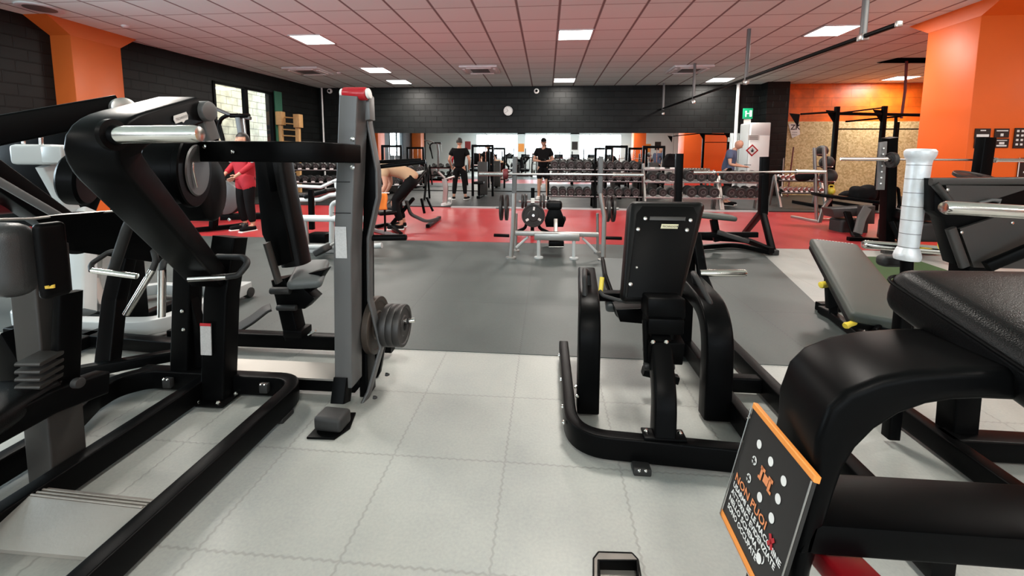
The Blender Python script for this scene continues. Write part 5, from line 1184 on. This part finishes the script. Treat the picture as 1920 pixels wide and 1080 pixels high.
# ---- elliptical trainer by the window
t = T('cross_trainer', 'black cross trainer with curved arms, in front of the left window', 'cross trainer', (-4.6, 6.6, 0))
ye = 7.7
t.part('arm', MB().pipe([P(380, 203, ye), P(405, 204, ye), P(435, 217, ye), P(470, 222, ye)], .035, fr=.2), 'charcoal')
t.part('arm', MB().pipe([P(428, 300, ye), P(418, 262, ye), P(409, 240, ye), P(414, 222, ye), P(428, 216, ye), P(446, 216, ye)], .035, fr=.2), 'black')
t.part('arm', MB().pipe([P(398, 215, ye), P(412, 232, ye), P(420, 262, ye)], .022), 'black')
t.part('mast', MB().sweep([V((P(455, 300, ye).x, ye, .1)), P(455, 262, ye), P(448, 218, ye)], .10, .10, side=V((1, 0, 0))), 'charcoal')
t.part('mast_trim', MB().sweep([P(462, 262, ye-.1), P(457, 222, ye-.1)], .025, .03, side=V((1, 0, 0))), 'steelrail')
t.part('console', MB().box(P(450, 217, ye), (.36, .12, .06), rot('X', 20), bev=.015), 'black')
t.part('base', MB().sweep([V((P(455, 300, ye).x-.5, ye, .06)), V((P(455, 300, ye).x+.6, ye+.4, .06))], .2, .12), 'black')
t.part('wheel_cover', MB().lathe(V((P(420, 300, ye).x, ye-.1, .45)), (0, 1, 0), [(0, .3), (.02, .33), (.16, .33), (.18, .3)], 28), 'charcoal')

# ---- white tube machine behind the grey column
t = T('white_bench_machine', 'white tubular bench machine behind the grey column', 'gym machine', (-2.6, 5.0, 0))
yw2 = 5.0
def wp(pts, r, mt='whitepaint', y=yw2, fr=.08, name='frame_tube', n=12): return t.part(name, MB().pipe([P(a, b, y+(c if len(q_) > 2 else 0)) if False else P(a, b, y) for q_ in pts for a, b in [q_[:2]]], r, fr=fr, n=n), mt)
wp([(562, 409), (700, 411)], .042); wp([(575, 463), (690, 463), (716, 460)], .036, 'greypaint'); wp([(622, 462), (622, 380), (655, 378)], .032, 'greypaint')
wp([(500, 347), (560, 349), (602, 351), (630, 338), (655, 334)], .025, y=6.0); wp([(630, 338), (632, 362)], .028, y=6.0, fr=0); wp([(556, 375), (600, 374), (618, 366), (660, 362)], .030, y=5.6)
wp([(573, 410), (578, 463)], .02, 'steel'); wp([(590, 374), (585, 400), (596, 410)], .02, 'greypaint', y=5.6)
t.part('seat', MB().cushion(P(600, 362, 5.7), (.36, .3, .07), M=rot('Y', -15), r=.03), 'vinyl'); t.part('seat', MB().cushion(P(560, 366, 5.8), (.42, .3, .06), r=.03), 'vinyl')
t.part('pedal', MB().cushion(P(606, 468, 4.9), (.16, .22, .08), M=rot('Y', -30), r=.02), 'rubber'); t.part('pedal_arm', MB().sweep([P(590, 478, 4.9), P(640, 448, 5.0)], .03, .03), 'steelrail')
t.part('foot', MB().sweep([G(580, 470, .03), G(690, 470, .03)], .07, .05), 'greypaint')
t.part('upright', MB().sweep([P(585, 430, 5.2), P(583, 355, 5.2)], .06, .06, side=V((1, 0, 0))), 'black')
t.part('weight_stack', MB().box(P(600, 445, 5.2), (.25, .2, .12), bev=.01), 'black')

# ---- incline bench with towel, second low bench
t = T('incline_bench', 'black incline bench with a red and white striped towel over it', 'bench', (-2.3, 7.3, 0))
A, B = P(790, 322, 7.9), P(728, 395, 7.0); yd = (A-B).normalized(); xd = V((.8, -.6, 0)); xd = (xd-yd*xd.dot(yd)).normalized(); zd = xd.cross(yd)
if zd.z < 0: xd = -xd; zd = xd.cross(yd)
Mi = Matrix(((xd.x, yd.x, zd.x), (xd.y, yd.y, zd.y), (xd.z, yd.z, zd.z)))
t.part('backrest', MB().cushion((A+B)/2, (.28, (A-B).length, .07), M=Mi, r=.03), 'vinyl')
t.part('seat', MB().cushion(P(722, 398, 6.9), (.30, .34, .07), M=rot('Z', 40), r=.03), 'vinyl')
t.part('spine', MB().sweep([P(735, 420, 6.9), P(775, 372, 7.4)], .06, .05), 'black')
t.part('leg', MB().sweep([P(762, 378, 7.3), P(770, 402, 7.1), P(800, 416, 6.95), P(822, 410, 7.0)], .05, .05, r=.25), 'panelgrey')
t.part('foot', MB().sweep([G(802, 424, .04), G(824, 408, .04)], .07, .06), 'black')
t.part('leg', MB().sweep([P(790, 372, 7.6), P(796, 400, 7.6)], .04, .05, side=V((1, 0, 0))), 'black'); t.part('leg', MB().sweep([P(800, 370, 7.9), P(812, 396, 7.9)], .04, .05, side=V((1, 0, 0))), 'black')
t.part('floor_bar', MB().sweep([G(705, 425, .04), G(728, 420, .05), G(752, 440, .04)], .06, .06, r=.1), 'black'); t.part('floor_bar', MB().sweep([G(696, 430, .04), G(745, 442, .04)], .05, .05), 'midgrey')
tc = (A*.62+B*.38)+zd*.045
tw = T('towel', 'red, white and black striped towel draped over the incline bench', 'towel', tc)
for k, (m_, off) in enumerate((('redcloth', -.10), ('white', -.045), ('redcloth', 0), ('white', .045), ('blackcloth', .10))):
    pts = []
    for j in range(9):
        s_ = (j/8-.5)*.52; pts.append(tc+Mi @ V((off+.012*math.sin(j*1.3+k), s_, .012*math.sin(j*1.1))))
    tw.part('stripe', MB().sweep(pts, .05 if m_ != 'redcloth' else .06, .014, side=xd, cr=.004), m_)

# ---- steel stand beside the man in black
t = T('steel_stand', 'pale steel handle stand on the floor left of the man in black', 'stand', G(836, 384, .03))
t.part('column', MB().sweep([G(834, 384, .04), P(836, 352, 10.5), P(833, 335, 10.5)], .12, .08, side=V((1, 0, 0)), r=.3), 'steelrail')
t.part('foot', MB().sweep([G(829, 384, .06), G(845, 381, .06), P(843, 372, 10.6)], .07, .07, r=.05), 'whitepaint')
t.part('handle', MB().pipe([P(822, 322, 10.5), P(836, 336, 10.5), P(852, 331, 10.5)], .03, fr=.1), 'steelrail')
t.part('handle', MB().pipe([P(820, 333, 10.5), P(836, 334, 10.5), P(846, 318, 10.5)], .022, fr=.1), 'black')
# dark machines in front of the mirror, left part
for (px, py, y, lb) in ((905, 300, 13.2, 'dark weight-stack machine before the mirror, left of the bench station'), (735, 300, 13.8, 'dark cable machine near the mirror behind the towel bench'), (1155, 300, 13.6, 'dark cable machine between racks and mirror'), (1225, 300, 13.9, 'dark cable machine left of the black bag, close to the mirror')):
    c = P(px, py, y); t = T('cable_machine', lb, 'gym machine', (c.x, y, .03), 'cable machines by the mirror')
    for s in (-.32, .32): t.part('column', MB().sweep([(c.x+s, y, .03), (c.x+s, y, 1.62)], .07, .09, side=V((1, 0, 0))), 'black')
    t.part('weight_stack', MB().box((c.x, y, .60), (.30, .2, 1.05), bev=.01), 'panelgrey'); t.part('top_frame', MB().sweep([(c.x-.35, y, 1.62), (c.x+.35, y, 1.62)], .08, .08), 'black')
    for s in (-.1, .1): t.part('guide_rod', MB().cyl((c.x+s, y, .4), (c.x+s, y, 1.6), .012, n=8), 'chrome')
    t.part('seat', MB().cushion((c.x, y-.7, .5), (.3, .35, .08), r=.03), 'vinyl'); t.part('seat_post', MB().sweep([(c.x, y-.7, .03), (c.x, y-.7, .48)], .07, .07, side=V((1, 0, 0))), 'black')
    t.part('base', MB().sweep([(c.x, y-.9, .07), (c.x, y+.1, .07)], .1, .08), 'black')
# low dark gear on the red floor, left
t = T('step_machine', 'low black machine with silver fittings on the red floor behind the black press', 'gym machine', G(400, 425, 0))
t.part('floor_bar', MB().sweep([G(355, 432, .05), G(440, 424, .05), G(462, 420, .05)], .08, .07), 'black')
t.part('wheel', MB().cyl(G(458, 424, .06)-V((.04, 0, 0)), G(458, 424, .06)+V((.04, 0, 0)), .06, bev=.01), 'rubber')
t.part('column', MB().sweep([G(400, 428, .05), P(405, 350, 6.5)], .08, .12, side=V((1, 0, 0))), 'black')
t.part('cushion', MB().cushion(P(392, 395, 6.4), (.3, .3, .2), r=.06), 'rubber')
t.part('bolt', bolts([P(395, 388, 6.15), P(402, 377, 6.2), P(430, 412, 6.2)], (0, -1, 0), .03, .02), 'chrome')
# ================================================================== PEOPLE
def skin_mesh(nodes_, edges, root=0, sub=2):
    me = bpy.data.meshes.new('sk'); names = list(nodes_); idx = {n: i for i, n in enumerate(names)}
    me.from_pydata([nodes_[n][0] for n in names], [(idx[a], idx[b]) for a, b in edges], [])
    o = bpy.data.objects.new('sk', me); COL.objects.link(o)
    md = o.modifiers.new('s', 'SKIN'); md.use_smooth_shade = True
    if not me.skin_vertices: 
        bm_ = bmesh.new(); bm_.from_mesh(me); bm_.verts.layers.skin.verify(); bm_.to_mesh(me); bm_.free()
    for i, n in enumerate(names):
        r = nodes_[n][1]; sv = me.skin_vertices[0].data[i]; sv.radius = r if isinstance(r, tuple) else (r, r); sv.use_root = (i == root)
    s2 = o.modifiers.new('u', 'SUBSURF'); s2.levels = sub; s2.render_levels = sub
    dg = bpy.context.evaluated_depsgraph_get(); dg.update()
    out = bpy.data.meshes.new_from_object(o.evaluated_get(dg)); bpy.data.objects.remove(o); bpy.data.meshes.remove(me)
    m_ = MB(); m_.b.from_mesh(out); bpy.data.meshes.remove(out); return m_
def stand(H=1.76):
    k = H/1.76; J = {}
    J['pelvis'] = V((0, 0, .95)); J['waist'] = V((0, 0, 1.08)); J['chest'] = V((0, .0, 1.30)); J['neck'] = V((0, 0, 1.48)); J['head'] = V((0, -.01, 1.63))
    for s, n in ((-1, 'l'), (1, 'r')):
        J['sh'+n] = V((s*.185, 0, 1.41)); J['el'+n] = V((s*.26, .02, 1.13)); J['wr'+n] = V((s*.27, -.06, .89))
        J['hp'+n] = V((s*.10, 0, .90)); J['kn'+n] = V((s*.12, -.02, .50)); J['an'+n] = V((s*.13, .02, .09)); J['to'+n] = V((s*.16, -.15, .035))
    for q in J: J[q] = J[q]*k
    return J
def person(J, M, label, shirt, trousers, skinm='skin', hair='hairdark', shoes='blackcloth', sleeve='short', cap=False, legs='long', face=V((0, -1, 0)), beard=False, bald=False, hold=None, base=None, k=1.):
    Jw = {q: M @ v for q, v in J.items()}
    b = base or V((Jw['pelvis'].x, Jw['pelvis'].y, min(Jw['anl'].z, Jw['anr'].z)-.09))
    t = T('person', label, 'person', b)
    R3 = M.to_3x3(); E_ = []; N = {}
    def n(q, r, p=None): N[q] = (Jw[q] if p is None else p, tuple(x*k for x in r) if isinstance(r, tuple) else r*k)
    n('pelvis', (.135, .105)); n('waist', (.125, .09)); n('chest', (.155, .11)); n('neck', .06); E_ += [('pelvis', 'waist'), ('waist', 'chest'), ('chest', 'neck')]
    up_ = (Jw['head']-Jw['neck']).normalized(); n('headb', .06, Jw['neck'].lerp(Jw['head'], .6)); E_.append(('neck', 'headb'))
    for s in 'lr':
        n('sh'+s, .062); n('el'+s, .042); n('wr'+s, .027); n('hp'+s, .092); n('kn'+s, .058); n('an'+s, .038); n('to'+s, .034)
        n('ua'+s, .052, Jw['sh'+s].lerp(Jw['el'+s], .5)); n('fa'+s, .041, Jw['el'+s].lerp(Jw['wr'+s], .35)); n('ca'+s, .056, Jw['kn'+s].lerp(Jw['an'+s], .3)); n('th'+s, .08, Jw['hp'+s].lerp(Jw['kn'+s], .5))
        E_ += [('chest', 'sh'+s), ('sh'+s, 'ua'+s), ('ua'+s, 'el'+s), ('el'+s, 'fa'+s), ('fa'+s, 'wr'+s), ('pelvis', 'hp'+s), ('hp'+s, 'th'+s), ('th'+s, 'kn'+s), ('kn'+s, 'ca'+s), ('ca'+s, 'an'+s), ('an'+s, 'to'+s)]
        d = (Jw['wr'+s]-Jw['el'+s]).normalized(); sd = R3 @ V((1 if s == 'r' else -1, 0, 0)); sd = (sd-d*sd.dot(d)).normalized(); fw = d.cross(sd); inn = R3 @ V((0, -1, 0)); inn = (inn-d*inn.dot(d)); inn = inn.normalized() if inn.length > .1 else fw
        across = d.cross(inn).normalized(); n('pm'+s, (.036, .02), Jw['wr'+s]+d*.05); E_.append(('wr'+s, 'pm'+s)); n('pk'+s, (.038, .018), Jw['wr'+s]+d*.085); E_.append(('pm'+s, 'pk'+s))
        curl = -across*(0)+(R3 @ V((-1 if s == 'r' else 1, -.3, 0))); 
        for fi, (o_, L_) in enumerate(((-.03, .062), (-.01, .072), (.011, .068), (.031, .052))):
            a_ = Jw['wr'+s]+d*.095+inn*(-o_); b_ = a_+d*L_*.5+curl*.010; c_ = b_+d*L_*.35+curl*.026
            n('f%d%sa' % (fi, s), .0095, a_); n('f%d%sb' % (fi, s), .0088, b_); n('f%d%sc' % (fi, s), .0078, c_)
            E_ += [('pk'+s, 'f%d%sa' % (fi, s)), ('f%d%sa' % (fi, s), 'f%d%sb' % (fi, s)), ('f%d%sb' % (fi, s), 'f%d%sc' % (fi, s))]
        n('tha'+s, .012, Jw['wr'+s]+d*.045+inn*.04+curl*.012); n('thb'+s, .010, Jw['wr'+s]+d*.085+inn*.055+curl*.022); E_ += [('pm'+s, 'tha'+s), ('tha'+s, 'thb'+s)]
    t.part('body', skin_mesh(N, E_), skinm, smooth=180)
    # shirt
    g = 1.12*k; S = {}; SE = []
    S['hem'] = (Jw['pelvis'].lerp(Jw['waist'], -.45), (.158*g, .128*g)); S['waist0'] = (Jw['pelvis'].lerp(Jw['waist'], .3), (.155*g, .125*g)); S['waist'] = (Jw['waist'], (.15*g, .118*g)); S['chest'] = (Jw['chest'], (.175*g, .130*g)); S['nk'] = (Jw['chest'].lerp(Jw['neck'], .86), .085*g)
    SE += [('hem', 'waist0'), ('waist0', 'waist'), ('waist', 'chest'), ('chest', 'nk')]
    for s in 'lr':
        S['sh'+s] = (Jw['sh'+s], .086*g); S['ua'+s] = (Jw['sh'+s].lerp(Jw['el'+s], .62), .070*g); SE += [('chest', 'sh'+s), ('sh'+s, 'ua'+s)]
        if sleeve == 'long': S['el'+s] = (Jw['el'+s], .054*g); S['wr'+s] = (Jw['wr'+s].lerp(Jw['el'+s], .1), .038*g); SE += [('ua'+s, 'el'+s), ('el'+s, 'wr'+s)]
    t.part('shirt', skin_mesh(S, SE), shirt, smooth=180)
    Q = {'p0': (Jw['pelvis'].lerp(Jw['waist'], .8), (.133*g, .10*g)), 'p': (Jw['pelvis'], (.145*g, .112*g))}; QE = [('p0', 'p')]
    for s in 'lr':
        Q['hp'+s] = (Jw['hp'+s], .100*g); Q['th'+s] = (Jw['hp'+s].lerp(Jw['kn'+s], .5), .088*g); Q['kn'+s] = (Jw['kn'+s].lerp(Jw['hp'+s], .1), .070*g); QE += [('p', 'hp'+s), ('hp'+s, 'th'+s), ('th'+s, 'kn'+s)]
        if legs == 'long': Q['ca'+s] = (Jw['kn'+s].lerp(Jw['an'+s], .35), .066*g); Q['an'+s] = (Jw['an'+s].lerp(Jw['kn'+s], .12), .050*g); QE += [('kn'+s, 'ca'+s), ('ca'+s, 'an'+s)]
    t.part('trousers' if legs == 'long' else 'shorts', skin_mesh(Q, QE), trousers, smooth=180)
    for s in 'lr':
        a, c = Jw['an'+s], Jw['to'+s]; fd = (c-a); fd.z = 0; fd.normalize(); sdv = fd.cross(V((0, 0, 1)))
        Ms = Matrix(((sdv.x, fd.x, 0), (sdv.y, fd.y, 0), (0, 0, 1)))
        cc = a.lerp(c, .5); z0 = min(a.z, c.z+.05)-.085
        sh = t.part('shoe', MB().cushion(V((cc.x, cc.y, c.z+.01))+fd*.02, (.095, .28, .09), M=Ms, r=.04, fn=lambda p, h: V((p.x, p.y, p.z*(1-.25*max(0, p.y/h[1]))))), shoes); t.part('sole', MB().cushion(V((cc.x, cc.y, c.z-.028))+fd*.02, (.10, .29, .022), M=Ms, r=.01), 'white', parent=sh)
    # head
    f = (R3 @ face).normalized(); hu = up_; sdv = f.cross(hu).normalized(); f = hu.cross(sdv).normalized(); hc = Jw['head']+hu*.02*k
    Mh = Matrix(((sdv.x, f.x, hu.x), (sdv.y, f.y, hu.y), (sdv.z, f.z, hu.z)))   # x side, y forward, z up
    def hp_(x, y, z_): return hc+Mh @ V((x, y, z_))*k
    hd = MB().sphere(hc, .1*k, M=Mh, n=28, sz=(.82, 1.0, 1.22))
    for v in hd.b.verts:
        l = Mh.inverted() @ (v.co-hc)
        if l.z < 0: q = -l.z/.12; l.x *= 1-.28*q; l.y = l.y*(1-.15*q)+.012*q
        v.co = hc+Mh @ l
    h_ = t.part('head', hd, skinm, smooth=180)
    t.part('nose', MB().sweep([hp_(0, .086, .02), hp_(0, .108, -.018), hp_(0, .098, -.026)], .024*k, .022*k, cr=.01), skinm, parent=h_)
    for s in (-1, 1):
        t.part('ear', MB().sphere(hp_(s*.078, -.005, .0), .03*k, M=Mh, n=12, sz=(.35, .6, 1)), skinm, parent=h_)
        t.part('eye', MB().sphere(hp_(s*.030, .083, .022), .010*k, n=10), 'posterblack', parent=h_); t.part('eyebrow', MB().sweep([hp_(s*.014, .093, .042), hp_(s*.046, .082, .043)], .008*k, .006*k), hair, parent=h_)
    t.part('mouth', MB().sweep([hp_(-.022, .084, -.052), hp_(0, .091, -.052), hp_(.022, .084, -.052)], .008*k, .007*k), 'darkred', parent=h_)
    if not bald:
        hh = MB().sphere(hc, .105*k, M=Mh, n=28, sz=(.86, 1.02, 1.22)); kill = []
        for v in hh.b.verts:
            l = (Mh.inverted() @ (v.co-hc))/k
            if l.z < .055 and l.y > -.02 or l.z < -.045: kill.append(v)
        bmesh.ops.delete(hh.b, geom=kill, context='VERTS'); t.part('hair', hh, hair, parent=h_, smooth=180)
    if cap:
        ch = MB().sphere(hc+Mh @ V((0, 0, .01)), .112*k, M=Mh, n=28, sz=(.86, 1.02, 1.22)); kill = [v for v in ch.b.verts if (Mh.inverted() @ (v.co-hc)).z < .055*k]
        bmesh.ops.delete(ch.b, geom=kill, context='VERTS'); cp = t.part('cap', ch, 'blackcloth', smooth=180)
        t.part('brim', MB().cushion(hp_(0, .125, .062), (.14, .10, .012), M=Mh, r=.006), 'blackcloth', parent=cp)
    if beard:
        bd_ = MB().sphere(hp_(0, .012, -.055), .075*k, M=Mh, n=20, sz=(.86, 1.08, .85)); kill = [v for v in bd_.b.verts if (Mh.inverted() @ (v.co-hc)).z > -.038*k]
        bmesh.ops.delete(bd_.b, geom=kill, context='VERTS'); t.part('beard', bd_, hair, parent=h_, smooth=180)
    return t, Jw
def place(x, y, z, deg): return Matrix.Translation((x, y, z)) @ Matrix.Rotation(math.radians(deg), 4, 'Z')

# man in black with his back to us
J = stand(1.78); q = G(862, 374, .03)
for s, n_ in ((-1, 'l'), (1, 'r')):
    J['el'+n_] = V((s*.30, .04, 1.16)); J['wr'+n_] = V((s*.27, -.12, .98)); J['an'+n_].x = s*.17; J['kn'+n_].x = s*.14; J['to'+n_].x = s*.21
person(J, place(q.x, q.y, .03, 180), 'man in black T-shirt and black trousers standing with his back to us', 'blackcloth', 'blackcloth', shoes='blackcloth')
# man in a cap looking at his phone
q = P(1019, 300, 12.6); J = stand(1.80)
for s, n_ in ((-1, 'l'), (1, 'r')):
    J['el'+n_] = V((s*.29, .0, 1.16)); J['wr'+n_] = V((s*.10, -.26, 1.13))
J['head'] = J['head']+V((0, -.03, -.01))
t_, Jw = person(J, place(q.x, q.y, .03, 0), 'man in black cap and black T-shirt facing us, holding a phone at his belly', 'blackcloth', 'blackcloth', shoes='white', cap=True, legs='short', face=V((0, -1, -.35)))
ph = V((q.x, q.y-.36, .03+1.17)); t = T('phone', 'dark phone held in both hands by the man in the cap', 'phone', ph)
t.part('case', MB().box(ph, (.15, .02, .08), rot('X', -35), bev=.006), 'blackgloss'); t.part('camera_lens', MB().cyl(ph+V((.05, -.018, .0)), ph+V((.05, -.024, .0)), .008), 'midgrey')
# bald man in a blue shirt looking down
q = P(1366, 300, 11.5); J = stand(1.74)
J['chest'] = J['chest']+V((0, -.05, -.01)); J['neck'] = J['neck']+V((0, -.12, -.02)); J['head'] = J['head']+V((0, -.20, -.04))
for s, n_ in ((-1, 'l'), (1, 'r')):
    J['sh'+n_] = J['sh'+n_]+V((0, -.06, 0)); J['el'+n_] = V((s*.27, -.10, 1.08)); J['wr'+n_] = V((s*.12, -.34, 1.03))
t_, Jw = person(J, place(q.x, q.y, .03, 55), 'bald man in blue T-shirt looking down at something in his hands', 'bluecloth', 'blackcloth', bald=True, face=V((0, -1, -.5)), hair='greypaint')
ph = (Jw['wrl']+Jw['wrr'])/2+Vector((.09, -.07, .04)); solo('phone', MB().box(ph, (.08, .15, .015), rot('Z', 55), bev=.005), 'blackgloss', 'dark phone in the hands of the bald man', 'phone', ph)
# person in red
q = G(466, 431, .005); J = stand(1.62)
for s, n_ in ((-1, 'l'), (1, 'r')):
    J['el'+n_] = V((s*.27, -.02, 1.12)); J['wr'+n_] = V((s*.20, -.22, .95))
J['knl'] += V((0, -.02, 0)); J['toll'] = J['tol']; del J['toll']
t_, Jw = person(J, place(q.x, q.y, .005, -25), 'man with dark hair and beard in a long red top and black trousers', 'redcloth', 'blackcloth', beard=True, sleeve='long', face=V((-.2, -1, -.15)))
sk_ = {'a': (Jw['waist'], (.15, .12)), 'b': (Jw['pelvis'], (.165, .13))}; ske = [('a', 'b')]
for s in 'lr':
    sk_['h'+s] = (Jw['hp'+s], .118); sk_['t'+s] = (Jw['hp'+s].lerp(Jw['kn'+s], .55)+V((0, 0, 0)), .110); ske += [('b', 'h'+s), ('h'+s, 't'+s)]
t_.part('top_hem', skin_mesh(sk_, ske), 'redcloth', smooth=180)
for s in 'lr':
    for f_ in (.3, .7): 
        a_ = Jw['sh'+s].lerp(Jw['el'+s], f_); t_.part('white_patch', MB().cushion(a_+Vector((.05 if s == 'r' else -.05, -.06, 0)), (.05, .03, .06), r=.014), 'white')
# person bending forward behind the grey column
q = G(741, 428, .005); J = stand(1.76)
J['pelvis'] = V((0, .32, .88)); J['waist'] = V((0, .20, .98)); J['chest'] = V((0, -.05, 1.06)); J['neck'] = V((0, -.26, 1.08)); J['head'] = V((0, -.42, 1.05))
for s, n_ in ((-1, 'l'), (1, 'r')):
    J['hp'+n_] = V((s*.1, .32, .84)); J['kn'+n_] = V((s*.13, .0, .48)); J['an'+n_] = V((s*.14, .14, .09)); J['to'+n_] = V((s*.16, -.03, .035))
    J['sh'+n_] = V((s*.18, -.14, 1.04)); J['el'+n_] = V((s*.22, -.10, .78)); J['wr'+n_] = V((s*.20, -.22, .56))
person(J, place(q.x, q.y, .005, -80), 'person in tan top and black trousers bending forward behind the grey column', 'tancloth', 'blackcloth', legs='long', face=V((0, -.6, -.8)), shoes='blackcloth')

c = P(716, 366, 6.35); t = T('cloth', 'bright orange cloth hanging at knee height beside the bending person', 'cloth', c)
def fold(p, h): return V((p.x*(1+.25*(-p.z/h[2]))+.02*math.sin(p.z*18), p.y+.015*math.sin(p.x*40), p.z))
t.part('fabric', MB().cushion(P(717, 378, 6.35), (.15, .05, .26), r=.022, fn=fold), 'orangecloth')
t.part('hook_bar', MB().cyl(P(706, 362, 6.40), P(730, 362, 6.40), .012), 'steel'); t.part('stand', MB().sweep([V((c.x, 6.45, .005)), V((c.x, 6.45, P(718, 361, 6.45).z))], .03, .03, side=V((1, 0, 0))), 'black')
